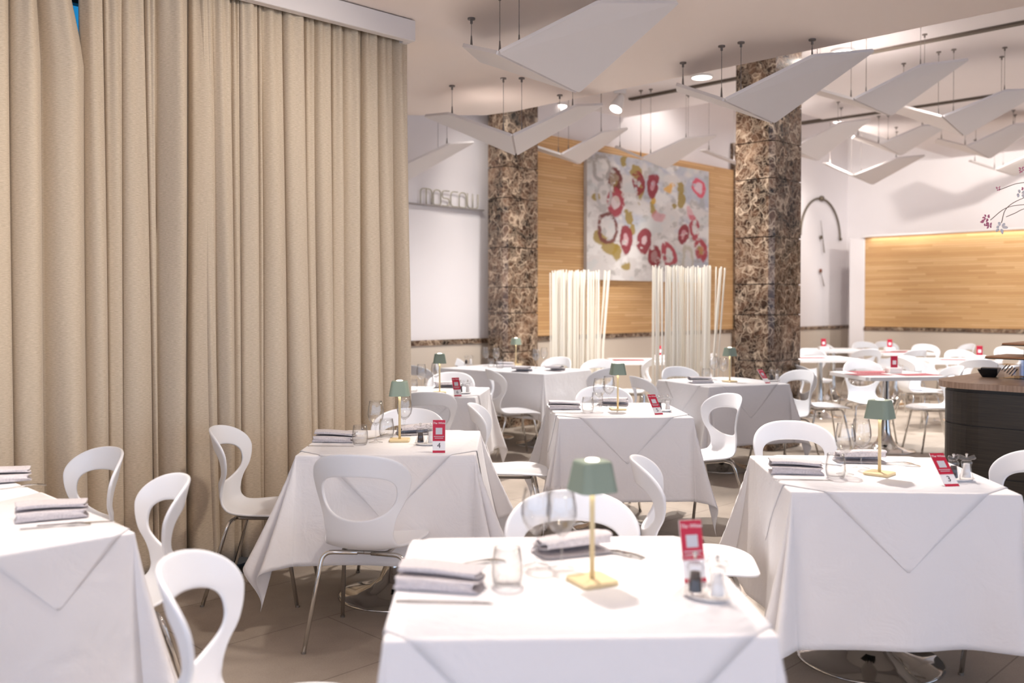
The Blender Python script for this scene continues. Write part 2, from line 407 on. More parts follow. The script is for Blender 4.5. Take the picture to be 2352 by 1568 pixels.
# curtains --------------------------------------------------------
def curtain(p0, p1, seed, label, wmin, wmax, gap_top=0, lean_edge=0, y0=4.73):
    r = np.random.default_rng(seed)
    w = []
    while sum(w) < (p1 - p0): w.append(r.uniform(wmin, wmax) * (1 if r.random() > .25 else .6))
    w = np.array(w) * (p1 - p0) / sum(w); edges = np.r_[0, np.cumsum(w)] + p0; n_ = len(w)
    amp = np.clip(w * r.uniform(.55, 1.05, n_), .03, .15); ph = r.uniform(0, 6, n_); sk = r.uniform(-.5, .5, n_); deep = r.random(n_) < .3
    drift = np.r_[0, r.uniform(-.028, .028, n_ - 1), 0]                     # fold lines wander towards the hem
    per = 18; nz = 34; z0, z1 = .03, 3.16
    zs = [z0 + (z1 - z0) * (k / (nz - 1)) for k in range(nz)]
    bm = bmesh.new(); uvl = bm.loops.layers.uv.new('UVMap'); V = []; uvs = {}
    for z in zs:
        f = (z - z0) / (z1 - z0); row = []; ua = 0; last = None; hem = .02 * (1 - f) ** 6
        for i in range(n_):
            ea, eb = edges[i] + drift[i] * (1 - f), edges[i + 1] + drift[i + 1] * (1 - f)
            for k in range(per + (i == n_ - 1)):
                t = k / per
                g = (.5 - .5 * math.cos(2 * PI * t)) ** (.38 if deep[i] else .66)
                a = amp[i] * (1 - .45 * f ** 2) * (1 + .18 * math.sin(ph[i] + 1.7 * z))
                p = ea + t * (eb - ea) + sk[i] * math.sin(2 * PI * t) * w[i] * .3 * (1 - .6 * f)
                p -= (.15 if deep[i] else .10) * w[i] * math.sin(2 * PI * t) * (1 - .3 * f)     # lips of a closed pleat
                fine = .011 * f ** 6 * math.cos(6 * PI * t + ph[i]) + .004 * math.cos(4 * PI * t + ph[i] + z)
                e = (p - p0) / (p1 - p0)
                p += lean_edge * (1 - f) * max(0, 1 - (p - p0) / .25)
                p -= gap_top * max(0, (f - .82) / .18) * max(0, 1 - (p1 - p) / .3)
                y = y0 - a * g - fine + .012 * math.sin(p * 3.1 + seed)
                if last is not None: ua += math.hypot(p - last[0], y - last[1])
                last = (p, y)
                v = bm.verts.new((p, y, z + hem * math.sin(p * 9 + seed))); uvs[v] = (ua, z); row.append(v)
        V.append(row)
    grid_faces(bm, V)
    for f in bm.faces:
        for lp in f.loops: lp[uvl].uv = uvs[lp.vert]
    me = baked(bm, [('SOLIDIFY', dict(thickness=.004, offset=0))])
    o = link('curtain', me, M['curtain'], None, True, rot=(0, 0, RZ))
    return tag(o, label, 'curtain', None)
pe = lambda px, y=700: room(ray(px, y)).x / room(ray(px, y)).y * 4.70
curtain(-3.4, pe(203), 3, 'beige curtain at the far left with a blue gap beside its top', .12, .24, gap_top=.115, y0=4.70)
curtain(pe(190), pe(492), 11, 'middle beige curtain between the blue gap and the wide right curtain', .11, .2)
curtain(pe(452), pe(930), 29, 'wide beige curtain on the right, ending beside the white wall', .075, .15, lean_edge=.035, y0=4.68)

# marble columns --------------------------------------------------
def column(cx, cy, du, dv, h, label, chamfer=.045):
    """near corner at (cx, cy); du along room x (right face), dv along room y (left face)"""
    c = room((cx, cy)); bm = bmesh.new()
    zs = [0, .42, .88, 1.33, 1.63, 2.09, 2.66, 3.02, 3.4, h]
    for a, b in zip(zs, zs[1:]):
        g = .006
        pts = [(chamfer, 0), (du, 0), (du, dv), (0, dv), (0, chamfer)]
        lo = [bm.verts.new((x, y, a + g)) for x, y in pts]; hi = [bm.verts.new((x, y, b - g)) for x, y in pts]
        bm.faces.new(lo[::-1]); bm.faces.new(hi)
        for i in range(5):
            j = (i + 1) % 5; f = bm.faces.new((lo[i], lo[j], hi[j], hi[i])); f.material_index = 1 if i == 4 else 0  # paler chamfer face stands in for light catching the corner
    box(bm, (.012, .012 + chamfer, 0), (du - .012, dv - .012, h), mat=2); box(bm, (.012 + chamfer, .012, 0), (du - .012, .08, h), mat=2)
    o = obj('marble_column', bm, [M['marble'], M['lit_edge'], M['slot']], loc=(cx, cy, 0), rot=(0, 0, RZ)); return tag(o, label, 'column')
column(2.52, 8.98, .56, .41, H2, 'brown marble column in the middle of the room beside the clothed table')
column(-.075, 10.66, .54, .29, H2, 'brown marble column to the left of the wood cladding and painting')
pp, _ = wall_hit(1677, 500)
o = obj('marble_column', bx((pp, YB - .09, 0), (pp + .5, YB, H2 - .02)), M['marble'], rot=(0, 0, RZ)); tag(o, 'flat brown marble pilaster at the right end of the wood cladding, mostly hidden', 'column')

# ------------------------------------------------------------------ painting
def painting():
    p0, z0 = wall_hit(1332, 642); p1, _ = wall_hit(1612, 642); z1 = wall_hit(1332, 346)[1]
    Wd, Hd = p1 - p0, z1 - z0
    root = thing('painting', 'large abstract canvas of red rings and ochre blots on the wood wall', 'painting', world(p0, YB - .12, z0), RZ)
    obj('canvas_frame', bx((0, .006, 0), (Wd, .055, Hd)), M['canvas'], root)
    nx, ny = 210, 200
    X, Y = np.meshgrid(np.linspace(0, 1, nx), np.linspace(0, 1, ny))
    def fbm(sc, seed):
        r = np.random.default_rng(seed); out = np.zeros_like(X); a = 1; tot = 0
        for o_ in range(4):
            g = r.random((int(sc) + 2, int(sc) + 2)); xi, yi = X * sc, Y * sc
            x0 = np.minimum(xi.astype(int), int(sc)); y0_ = np.minimum(yi.astype(int), int(sc)); fx, fy = xi - x0, yi - y0_
            fx = fx * fx * (3 - 2 * fx); fy = fy * fy * (3 - 2 * fy)
            out += a * ((g[y0_, x0] * (1 - fx) + g[y0_, x0 + 1] * fx) * (1 - fy) + (g[y0_ + 1, x0] * (1 - fx) + g[y0_ + 1, x0 + 1] * fx) * fy)
            tot += a; a *= .55; sc *= 2
        return out / tot
    n1, n2, n3, n4 = fbm(4, 1), fbm(9, 2), fbm(16, 3), fbm(22, 4)
    L = lambda c: np.array(lin(c))
    col = np.ones(X.shape + (3,)) * L((214, 208, 204))
    def mix(mask, c): 
        nonlocal col; col = col * (1 - mask[..., None]) + L(c) * mask[..., None]
    sm = lambda v, a, b: np.clip((v - a) / (b - a), 0, 1)
    mix(sm(n1 + .35 * (X - .5) + .25 * (Y - .6), .5, .62) * .9, (178, 182, 194))
    mix(sm(n2, .55, .66) * .8, (232, 228, 224)); mix(sm(n3, .60, .7) * .55, (160, 156, 150)); mix(sm(1 - n2, .6, .68) * .35, (190, 200, 200))
    ox, oy = X + (n2 - .5) * .05, Y + (n3 - .5) * .05
    def ring(cx, cy, rx, ry, c, th=.35, ang=0, fill=None, k=.95):
        dx, dy = ox - cx, oy - cy; ca, sa = math.cos(ang), math.sin(ang); d = np.hypot((dx * ca + dy * sa) / rx, (-dx * sa + dy * ca) / ry)
        if fill: mix((1 - sm(d, .75, .9)) * .75 * sm(n4, .3, .45), fill)
        mix((1 - sm(np.abs(d - 1 + th / 2), th / 2, th / 2 + .14)) * k * sm(n4, .28, .42), c)
    def blot(cx, cy, rx, ry, c, k=.9):
        d = np.hypot((ox - cx) / rx, (oy - cy) / ry) + (n3 - .5) * 1.6; mix((1 - sm(d, .75, 1.0)) * k, c)
    for a in ((.27, .95, .03, .04), (.37, .88, .045, .07), (.40, .74, .03, .09), (.22, .70, .03, .1), (.74, .82, .035, .06), (.75, .70, .03, .09), (.06, .65, .035, .04), (.69, .66, .025, .04), (.31, .50, .03, .05),
              (.33, .42, .03, .05), (.11, .33, .05, .06), (.17, .26, .05, .06), (.22, .22, .035, .07), (.29, .12, .04, .04), (.5, .62, .03, .07), (.92, .27, .03, .05)): blot(*a, (158, 132, 52))
    blot(.64, .80, .045, .055, (226, 172, 84)); blot(.51, .68, .03, .04, (206, 160, 60)); blot(.55, .55, .06, .05, (204, 120, 130), .6); blot(.12, .93, .06, .06, (230, 226, 222), .7)
    red = (140, 40, 52); red2 = (168, 56, 70)
    ring(.20, .80, .055, .10, (110, 44, 40), .3, fill=(128, 92, 44)); ring(.38, .80, .05, .085, red, .6); ring(.50, .80, .05, .10, red, .5, fill=(188, 112, 122)); ring(.90, .84, .055, .075, (214, 84, 104), .32, fill=(226, 196, 202))
    ring(.21, .62, .065, .11, red2, .45, fill=(224, 206, 206)); ring(.77, .42, .045, .085, red, .5, -.15, fill=(196, 120, 130)); ring(.87, .47, .045, .09, red2, .42, .12)
    ring(.29, .33, .045, .115, red, .5, .05, fill=(206, 150, 158)); ring(.43, .33, .055, .095, red, .55, -.1, fill=(214, 180, 184)); ring(.52, .21, .052, .085, (140, 34, 46), .45, 0, fill=(150, 70, 74)); ring(.64, .23, .052, .105, red2, .4, .25)
    ring(.15, .41, .07, .12, (116, 60, 54), .2, 0); ring(.93, .29, .06, .10, red2, .5, .1, fill=(200, 130, 90)); ring(.10, .88, .07, .11, (166, 160, 156), .2); ring(.80, .2, .05, .13, (190, 182, 166), .25); ring(.12, .67, .06, .1, (188, 184, 182), .2)
    blot(.65, .12, .05, .03, (186, 208, 204), .6); blot(.82, .62, .03, .08, (214, 120, 134), .5); blot(.84, .57, .035, .03, (196, 70, 88), .7)
    bm = bmesh.new(); V = [[bm.verts.new((x * Wd, 0, y * Hd)) for x in np.linspace(0, 1, nx)] for y in np.linspace(0, 1, ny)]; grid_faces(bm, V)
    rim = V[0] + [r_[-1] for r_ in V[1:]] + V[-1][-2::-1] + [r_[0] for r_ in V[-2:0:-1]]
    back = [bm.verts.new(v.co + Vector((0, .0065, 0))) for v in rim]
    for i in range(len(rim)):
        j = (i + 1) % len(rim); bm.faces.new((rim[j], rim[i], back[i], back[j]))
    me = bpy.data.meshes.new('painted_surface'); bm.to_mesh(me); bm.free()
    at_ = me.color_attributes.new('paint', 'FLOAT_COLOR', 'POINT')
    full = np.ones((len(me.vertices), 4), np.float32); full[:, :3] = L((214, 208, 204)); full[:nx * ny, :3] = col.reshape(-1, 3)
    at_.data.foreach_set('color', full.ravel())
    link('painted_surface', me, M['paint'], root)
painting()

# wall lettering and clock -----------------------------------------
p0, zb = wall_hit(926, 462); p1, _ = wall_hit(1106, 478)
t = thing('wall_sign', 'slim metal lettering spelling moscow over a thin ledge on the white wall', 'sign', world(0, YB, 0), RZ)
lettL, _ = wall_hit(962, 450); lettR, zl = wall_hit(1097, 452)
def letters(bm, word, w, h, r=.007):
    wide = {'m': 1.45, 'w': 1.45}; tot = sum(wide.get(c_, 1) for c_ in word); x = 0
    def tb(pts): tube(bm, fillet([(p[0], 0, p[1]) for p in pts], .05, 4), r, 6)
    for ch in word:
        cw = w / tot * wide.get(ch, 1); g = cw - w / tot * .17
        if ch == 'm': tb([(x, 0), (x, h), (x + g, h), (x + g, 0)]); tube(bm, [(x + g / 2, 0, 0), (x + g / 2, 0, h)], r, 6)
        if ch == 'o': tb([(x + g / 2, 0), (x, 0), (x, h), (x + g, h), (x + g, 0), (x + g / 2, 0)])
        if ch == 's': tb([(x + g, h), (x, h), (x, h / 2), (x + g, h / 2), (x + g, 0), (x, 0)])
        if ch == 'c': tb([(x + g, h), (x, h), (x, 0), (x + g, 0)])
        if ch == 'w': tb([(x, h), (x, 0), (x + g, 0), (x + g, h)]); tube(bm, [(x + g / 2, 0, 0), (x + g / 2, 0, h)], r, 6)
        x += cw
    return bm
bm = letters(bmesh.new(), 'moscow', lettR - lettL, .17)
obj('lettering', bm, M['letters'], t, True, loc=(lettL, -.03, wall_hit(1030, 470)[1] - .02))
obj('ledge', bx((p0 - .4, -.05, zb - .028), (p1, 0, zb - .012)), M['ledge'], t)
# clock: big half ring with a dot, two sets of hands
t = thing('wall_clock', 'large half ring wall clock with thin hands beside the marble column', 'clock', world(0, YB - .01, 0), RZ)
pc, zc = wall_hit(1881, 545); pr, _ = wall_hit(1925, 545); rad = pr - pc; zt3 = wall_hit(1881, 456)[1]
bm = bmesh.new(); tube(bm, [(pc + rad * math.cos(a), -.03, zc + (zt3 - zc) * math.sin(a)) for a in np.linspace(0, PI, 40)], .018, 8); obj('half_ring', bm, M['bronze'], t, True)
bm = bmesh.new(); bmesh.ops.create_uvsphere(bm, u_segments=16, v_segments=10, radius=.05, matrix=Matrix.Translation((pc, -.04, zt3))); obj('twelve_dot', bm, M['bronze'], t, True)
bm = bmesh.new(); bmesh.ops.create_uvsphere(bm, u_segments=12, v_segments=8, radius=.03, matrix=Matrix.Translation((pc + rad, -.04, zc))); obj('end_dot', bm, M['bronze'], t, True)
for dz, m in ((0, 'bronze'), (wall_hit(1881, 622)[1] - zc, 'clockred')):
    bm = bmesh.new(); bmesh.ops.create_uvsphere(bm, u_segments=14, v_segments=8, radius=.04, matrix=Matrix.Translation((pc, -.03, zc + dz)) @ Matrix.Scale(.5, 4, (0, 1, 0)))
    hb = obj('hub', bm, M[m], t, True)
    bm = bmesh.new(); tube(bm, [(pc - .05, -.05, zc + dz + (.3 if not dz else 0)), (pc + .09, -.05, zc + dz - .28)], [.004, .012], 6); obj('hand', bm, M['bronze'], t)

# ------------------------------------------------------------------ ceiling panels (bird shaped)
PSH = (0.845, .515, .285, .265, .772, -.065, .371)
def sheet(bm, quad, th=.022, bev=.02):
    """flat four sided board with rounded corners and real thickness; material 1 on its rim"""
    q = [Vector(p) for p in quad]; nrm = (q[1] - q[0]).cross(q[3] - q[0]).normalized()
    pts = []
    for i in range(4):
        a, b, c = q[i - 1], q[i], q[(i + 1) % 4]
        d1, d2 = (a - b).normalized(), (c - b).normalized()
        for k in range(4):
            t = k / 3; p, r = b + d1 * bev, b + d2 * bev; pts.append(p * (1 - t) ** 2 + b * 2 * t * (1 - t) + r * t * t)
    lo = [bm.verts.new(p - nrm * th / 2) for p in pts]; hi = [bm.verts.new(p + nrm * th / 2) for p in pts]
    bm.faces.new(hi); bm.faces.new(lo[::-1])
    for i in range(len(pts)):
        j = (i + 1) % len(pts); f = bm.faces.new((lo[i], lo[j], hi[j], hi[i])); f.material_index = 1
    return bm
def hang_panel(pose, s, label):
    x, y, z, yaw, pit, rol = pose
    L, a, b, c, d, e, g = [v * s for v in PSH]
    x, y, z = x * s, y * s, CAMH + (z - CAMH) * s
    root = thing('ceiling_panel', label, 'acoustic panel', (x, y, z), 0, 'winged acoustic panels under the ceiling')
    rot = Matrix.Rotation(yaw, 3, 'Z') @ Matrix.Rotation(pit, 3, 'X') @ Matrix.Rotation(rol, 3, 'Y')
    root.rotation_euler = rot.to_euler(); inv = rot.transposed()
    for sx in (1, -1):
        e0 = .004 * sx
        quad = [(e0, 0, 0), (sx * a, b, c), (sx * d, L + e, g), (e0, L, 0)]
        if sx < 0: quad = quad[::-1]
        obj('wing', sheet(bmesh.new(), quad), [M['panel'], M['panel_edge']], root)
    for lp in ((.14 * a, .14 * b + .07, .14 * c), (-.14 * a, .14 * b + .07, .14 * c), (a * .95, b * .95 + .07, c * .95), (-a * .95, b * .95 + .07, c * .95), (.5 * d, L + .5 * e - .1, .5 * g)):
        lp = Vector(lp) + Vector((0, 0, .02)); wp = rot @ lp + Vector((x, y, z))
        rp = room(wp)
        top = H1 if rp.x < 6.07 and wp.y < 8.7 else (H3 if rp.x > PB and rp.y > YBAY else H2)
        if top - wp.z < .03: continue
        up = inv @ Vector((0, 0, top - wp.z)); hh = inv @ Vector((0, 0, 1))
        bm = bmesh.new(); tube(bm, [lp - hh * .012, lp + up], .0022, 6); tube(bm, [lp - hh * .012, lp + hh * .06], [.009, .004], 8)
        cb = obj('suspension_cable', bm, M['cable'], root)
        bm = bmesh.new(); tube(bm, [lp + up - hh * .035, lp + up - hh * .012, lp + up - hh * .01, lp + up], [.008, .008, .024, .024], 12); obj('ceiling_mount', bm, M['cable'], cb)
    return root
for s, pose, label in [
    (.962, (-0.084, 5.415, 2.9, -0.66, -0.091, -0.072), 'largest and nearest winged ceiling panel, at the top centre of the view'),
    (1, (0.003, 7.199, 2.742, -0.039, -0.014, -0.055), 'winged panel seen head on with both wings spread, before the left marble column'),
    (.985, (1.45, 6.362, 2.834, -0.67, -0.029, -0.04), 'winged panel crossing in front of the right marble column'),
    (1, (3.183, 8.676, 3.349, -0.77, -0.033, -0.046), 'winged panel just right of the right marble column, upper row'),
    (1, (4.357, 9.417, 3.336, -0.689, -0.092, -0.008), 'winged panel nearest the right edge of the view, upper row'),
    (.86, (0.66, 12.5, 3.45, -0.36, -.01, -0.10), 'white winged panel over the left part of the painting and wood wall'),
    (.89, (1.753, 12.527, 3.403, -0.552, -0.036, -0.021), 'winged panel hanging before the upper right of the painting'),
    (1, (3.591, 11.929, 3.439, -0.696, -0.073, -0.115), 'far winged panel whose left part is hidden by the right marble column'),
    (.90, (5.581, 14.1, 3.863, -0.749, -0.086, -0.02), 'far winged panel in the middle of the right hand flock'),
    (1, (5.017, 13.659, 3.328, -0.687, -0.058, 0.019), 'lowest far winged panel, above the wall clock'),
    (.96, (6.377, 13.029, 3.651, -0.82, -0.096, -0.064), 'far winged panel second from the right edge, lower row'),
    (.88, (8.346, 16.031, 3.756, -0.84, -0.04, -0.032), 'farthest winged panel, low at the right edge above the pink flowers'),
    (1, (-1.1, 8.861, 2.734, 0.05, -0.032, -0.06), 'winged panel half hidden behind the curtain, above the wall lettering'),
    (1, (2.946, 12.175, 3.29, -0.528, -0.023, -0.02), 'winged panel showing only one wing tip left of the right marble column'),
]: hang_panel(pose, s, label)

# spotlights in the ceiling ---------------------------------------
def downlight(px, py, label, r=.075, h=H2):
    p = at(px, py, h); t = thing('downlight', label, 'ceiling light', (p.x, p.y, h), 0, 'round downlights in the high ceiling')
    bm = bmesh.new(); lathe(bm, [(r + .02, 0), (r + .02, -.02), (r, -.025), (r, -.012), (0, -.012)], 24, cap=False); obj('trim_ring', bm, M['trackw'], t, True)
    bm = bmesh.new(); lathe(bm, [(0, -.014), (r * .98, -.014), (r * .98, -.022), (0, -.022)], 24, cap=False); obj('lens', bm, M['lamp_on'], t)
    return p
dls = [(1612, 174, 'bright downlight left of the right column, lower one', .11), (1750, 142, 'bright downlight in front of the top of the right column', .11), (1936, 115, 'downlight right of the top of the right column', .10),
       (1284, 240, 'downlight right of the top of the left column', .10), (1202, 253, 'downlight in front of the top of the left column', .10)]
for a in dls: downlight(*a[:3], r=a[3])
def track_spot():
    p = at(1424, 205, H2); p = Vector((p.x, p.y, H2))
    t = thing('track_spotlight', 'white cone shaped track spotlight hanging above the painting wall', 'spotlight', p)
    t.scale = (.56, .56, .56)
    obj('adapter', bx((-.13, -.04, -.10), (.13, .04, .0), .006, 1), M['trackw'], t)
    bm = bmesh.new(); tube(bm, [(0, 0, -.08), (0, 0, -.17)], .02, 12); obj('swivel', bm, M['steel'], t, True)
    d = Vector((-.45, -.35, -1)).normalized(); a = Vector((.04, .03, -.13))
    bm = bmesh.new(); tube(bm, [a, a + d * .03, a + d * .34, a + d * .36], [.05, .075, .15, .15], 28); hd = obj('lamp_head', bm, M['trackw'], t)
    bm = bmesh.new(); tube(bm, [a + d * .361, a + d * .366], .125, 28); obj('lens', bm, M['lamp_on'], hd)
track_spot()

# ------------------------------------------------------------------ chair
def make_chair():
    root = thing('dining_chair', 'x', 'chair')
    prof = [(.222, .406), (.212, .415), (.17, .421), (.08, .418), (-.02, .412), (-.10, .410), (-.155, .416), (-.196, .445), (-.217, .500), (-.225, .57), (-.232, .64), (-.243, .71), (-.258, .78), (-.272, .832)]
    c = catmull(prof, 10); ds = np.r_[0, np.cumsum(np.hypot(*np.diff(c, axis=0).T))]; Ltot = ds[-1]
    def P3(x, s):
        s = min(max(s, 0), Ltot)
        y = np.interp(s, ds, c[:, 0]); z = np.interp(s, ds, c[:, 1]); e = .012
        ty = np.interp(min(s + e, Ltot), ds, c[:, 0]) - np.interp(max(s - e, 0), ds, c[:, 0]); tz = np.interp(min(s + e, Ltot), ds, c[:, 1]) - np.interp(max(s - e, 0), ds, c[:, 1])
        n = math.hypot(ty, tz); ny, nz = tz / n, -ty / n                 # towards the sitter
        k = np.interp(s, [0, .1, .3, .40, .47, .6, Ltot], [-.15, .25, .55, .95, 1.6, 2.5, 1.9])
        o = k * x * x
        return (x, y + ny * o, z + nz * o)
    # find arc length of given heights on the back
    back = [i for i in range(len(c)) if c[i, 0] < -.19]
    s_at = lambda z: float(np.interp(z, c[back, 1], ds[back]))
    sw, st = s_at(.49), Ltot
    w_tab = [(0, .10), (.008, .135), (.025, .168), (.06, .200), (.12, .222), (.19, .226), (.26, .212), (.33, .184), (.39, .158), (sw, .147), (s_at(.55), .156), (s_at(.60), .180), (s_at(.65), .202), (s_at(.695), .214)]
    wx, wy = zip(*w_tab)
    cs = catmull(list(zip(wx, wy)), 8); W = lambda s: float(np.interp(s, cs[:, 0], cs[:, 1]))
    sm = s_at(.695)
    # outer outline of the back loop: right waist -> up -> top -> left waist
    right = [(W(s), s) for s in np.linspace(sw, sm, 13)]
    arc = [(.214 * math.cos(t) ** .92 if math.cos(t) > 0 else 0, sm + (st - sm) * math.sin(t) ** .95) for t in np.linspace(0, PI / 2, 12)[1:]]
    rt = right + arc; outer = rt + [(-x, s) for x, s in rt[-2::-1]]
    nb = 12; wr = W(sw); outer += [(-wr + 2 * wr * k / nb, sw) for k in range(1, nb)]
    N = len(outer); ntop = N - (nb - 1)
    hz, hh = s_at(.655), .160
    angs = list(np.linspace(R(-42), R(222), ntop)) + list(np.linspace(R(222), R(318), nb + 1)[1:-1])
    def hole(a):
        ca, sa = math.cos(a), math.sin(a); f = lambda v, p: math.copysign(abs(v) ** p, v)
        return hh * f(ca, .86), hz + (.080 * f(sa, .74) if sa > 0 else .104 * f(sa, .95))
    bm = bmesh.new(); rings = []
    T = [0, .10, .35, .65, .90, 1.0]
    for t in T:
        rings.append([bm.verts.new(P3(h[0] * (1 - t) + o[0] * t, h[1] * (1 - t) + o[1] * t)) for h, o in ((hole(a), outer[i]) for i, a in enumerate(angs))])
    for a, b in zip(rings, rings[1:]):
        for i in range(N): bm.faces.new((a[i], a[(i + 1) % N], b[(i + 1) % N], b[i]))
    # seat: rows from the waist forward
    top = [rings[-1][0]] ; o_ = rings[-1]
    waist = [o_[ntop - 1]] + o_[ntop:] + [o_[0]]                # left -> right
    rows = [waist]
    for s in [sw - .02, sw - .045, .39, .35, .31, .27, .23, .19, .15, .11, .075, .048, .028, .014, .006, .0]:
        w_ = W(s); rows.append([bm.verts.new(P3(-w_ + 2 * w_ * k / nb, s)) for k in range(nb + 1)])
    for r0, r1 in zip(rows, rows[1:]):
        for k in range(nb): bm.faces.new((r0[k + 1], r0[k], r1[k], r1[k + 1]))
    bmesh.ops.recalc_face_normals(bm, faces=bm.faces)
    me = baked(bm, [('SOLIDIFY', dict(thickness=.013, offset=0)), ('SUBSURF', dict(levels=1, render_levels=1))])
    link('seat_shell', me, M['plastic'], root, True)
    for sx in (-1, 1):
        for y0, y1 in ((.12, .205), (-.12, -.25)):
            bm = bmesh.new(); tube(bm, fillet([(sx * .03, y0, .393), (sx * .178, y0 + (y1 - y0) * .12, .393), (sx * .218, y1, .0)], .045), .0095, 10)
            lg = obj('leg', bm, M['chrome'], root, True)
            bm = bmesh.new(); lathe(bm, [(.0108, 0), (.0108, .01)], 12, (sx * .218, y1, 0)); obj('foot_cap', bm, M['steel'], lg)
    bm = bmesh.new(); tube(bm, fillet([(0, -.12, .395), (-.10, -.12, .395), (-.10, .12, .395), (.10, .12, .395), (.10, -.12, .395), (.002, -.12, .395)], .03), .0085, 8)
    obj('under_frame', bm, M['steel'], root)
    return root
chair0 = make_chair(); _first = [True]
def chair(x, y, face, label, group=None):
    """face: compass angle of the sitting direction, 0 = away from the camera, positive = turned left"""
    if _first[0]:
        _first[0] = False; chair0.location = (x, y, 0); chair0.rotation_euler = (0, 0, R(face)); chair0['label'] = label
        if group: chair0['group'] = group
        return chair0
    return dup(chair0, (x, y, 0), R(face), label, group)

G1 = 'white loop back chairs at the clothed tables'; G2 = 'white loop back chairs at the bare tables'
for a in [
    (-.60, 4.00, -10, 'white loop back chair with its back to the camera at table 4'),
    (-1.22, 4.60, -91, 'white loop back chair in front of the curtain, left side of table 4'),
    (-.60, 5.14, 178, 'white chair facing the camera behind the glasses of table 4'),
    (-1.86, 3.73, 139, 'white chair nearest the curtain by the far left table, only its loop showing'),
    (-1.385, 3.15, 124, 'white chair at the far left table, standing between the two other chairs there'),
    (-.565, 2.22, -89, 'nearest white chair at the lower left, large loop back cut by the frame'),
    (.19, 2.76, 180, 'white chair facing the camera behind the nearest table, behind its wine glasses'),
    (.74, 3.65, -98, 'white chair seen edge on between the nearest table and table 3, round seat showing'),
    (1.44, 4.56, 180, 'white chair facing the camera behind table 3, in front of the big column'),
    (1.94, 3.80, 92, 'white chair at the right side of table 3, cut by the view edge'),
    (.0, 5.66, -92, 'white chair between table 4 and table 5, mostly its round seat showing'),
    (1.26, 6.18, 112, 'white loop back chair turned left at the right side of table 5'),
    (.67, 6.60, 180, 'white chair behind table 5, its rounded back behind the glasses'),
    (-.62, 6.66, 8, 'white loop back chair in front of table 6, right behind the table 4 lamp'),
    (-.55, 8.0, 176, 'white chair behind table 6, its rounded back behind the number card'),
    (.02, 8.72, -72, 'white loop back chair before the long back table, seat facing right'),
    (.74, 9.0, 48, 'white loop back chair at the right end of the long back table'),
    (1.27, 7.87, -72, 'white chair seen edge on left of the angled table by the big column'),
    (1.68, 8.76, 202, 'white chair behind the angled table by the big column, left of its lamp'),
    (2.46, 8.40, 118, 'bright white loop back chair right of the angled table, before the big column'),
    (-.80, 9.32, -45, 'white chair at the left front of the long back table, behind the table 6 lamp'),
    (-.60, 10.45, -140, 'white chair at the far left end of the long back table by the wainscot'),
    (.40, 10.42, 140, 'white chair behind the long back table, right of the left column'),
    (.86, 9.95, 150, 'white chair between the long back table and the left rod screen'),
]: chair(*a, group=G1)
for a in [
    (1.38, 10.70, 75, 'white chair on the near side of the bare table between the rod screens'),
    (2.22, 11.35, 90, 'white chair behind the right rod screen, at the bare table'),
    (3.10, 9.20, -90, 'white chair left of the nearest bare table, seat right of the big column'),
    (3.74, 9.72, 180, 'white chair facing the camera behind the nearest bare table'),
    (4.14, 9.10, 90, 'white chair right of the nearest bare table, partly behind the dark counter'),
    (4.72, 10.75, -88, 'white chair behind the nearest bare table, its seat next to the dark counter'),
    (4.02, 12.35, 176, 'white chair behind the bare table beside the big column'),
    (3.62, 13.15, 160, 'white chair far behind the bare table beside the big column'),
    (5.05, 14.2, -95, 'white chair seen edge on near the back corner of the room'),
    (5.62, 14.6, 180, 'white chair in front of the white corner pier, far from the camera'),
    (4.80, 12.75, 5, 'white chair with its back to the camera at the farthest bare table'),
    (6.05, 14.75, -170, 'white chair facing the camera at the back of the farthest bare table'),
    (6.20, 13.75, 178, 'white chair right of the middle of the farthest bare table'),
    (6.75, 14.1, 95, 'white chair seen edge on at the right end of the farthest bare table'),
    (5.35, 12.6, 20, 'white chair with its loop showing under the farthest bare table'),
    (5.88, 12.0, 180, 'white chair facing the camera at the bare table before the wood wall'),
    (6.45, 12.1, 120, 'white chair seen edge on at the right of the bare table before the wood wall'),
    (5.22, 10.45, -15, 'white chair with its back to the camera just behind the counter top'),
    (4.86, 10.95, -70, 'white chair seen edge on at the left of the bare table before the wood wall'),
    (7.0, 12.9, 180, 'white chair behind the counter boards, left one of two'),
    (7.15, 12.2, 170, 'white chair behind the counter boards, right one at the edge of the view'),
]: chair(*a, group=G2)

# ------------------------------------------------------------------ tables
def make_table(root, hw, hd, top_mat='tabletop', th=.03, base_r=.285, bases=((0, 0),)):
    bm = bmesh.new(); box(bm, (-hw, -hd, .75 - th), (hw, hd, .75)); 
    ve = [e for e in bm.edges if abs(e.verts[0].co.z - e.verts[1].co.z) > .01]; bmesh.ops.bevel(bm, geom=ve, offset=.03, segments=5, affect='EDGES')
    obj('tabletop', bm, M[top_mat], root)
    for bxx, byy in bases:
        bm = bmesh.new()
        lathe(bm, [(.0, 0), (base_r, 0), (base_r, .007), (base_r * .96, .012), (.20, .024), (.13, .046), (.085, .085), (.058, .15), (.044, .24), (.037, .36), (.035, .5), (.035, .72)], 48, (bxx, byy, 0), cap=False)
        obj('pedestal_base', bm, M['chrome'], root, True)
        obj('mounting_plate', bx((bxx - .12, byy - .12, .708), (bxx + .12, byy + .12, .7205)), M['black'], root)
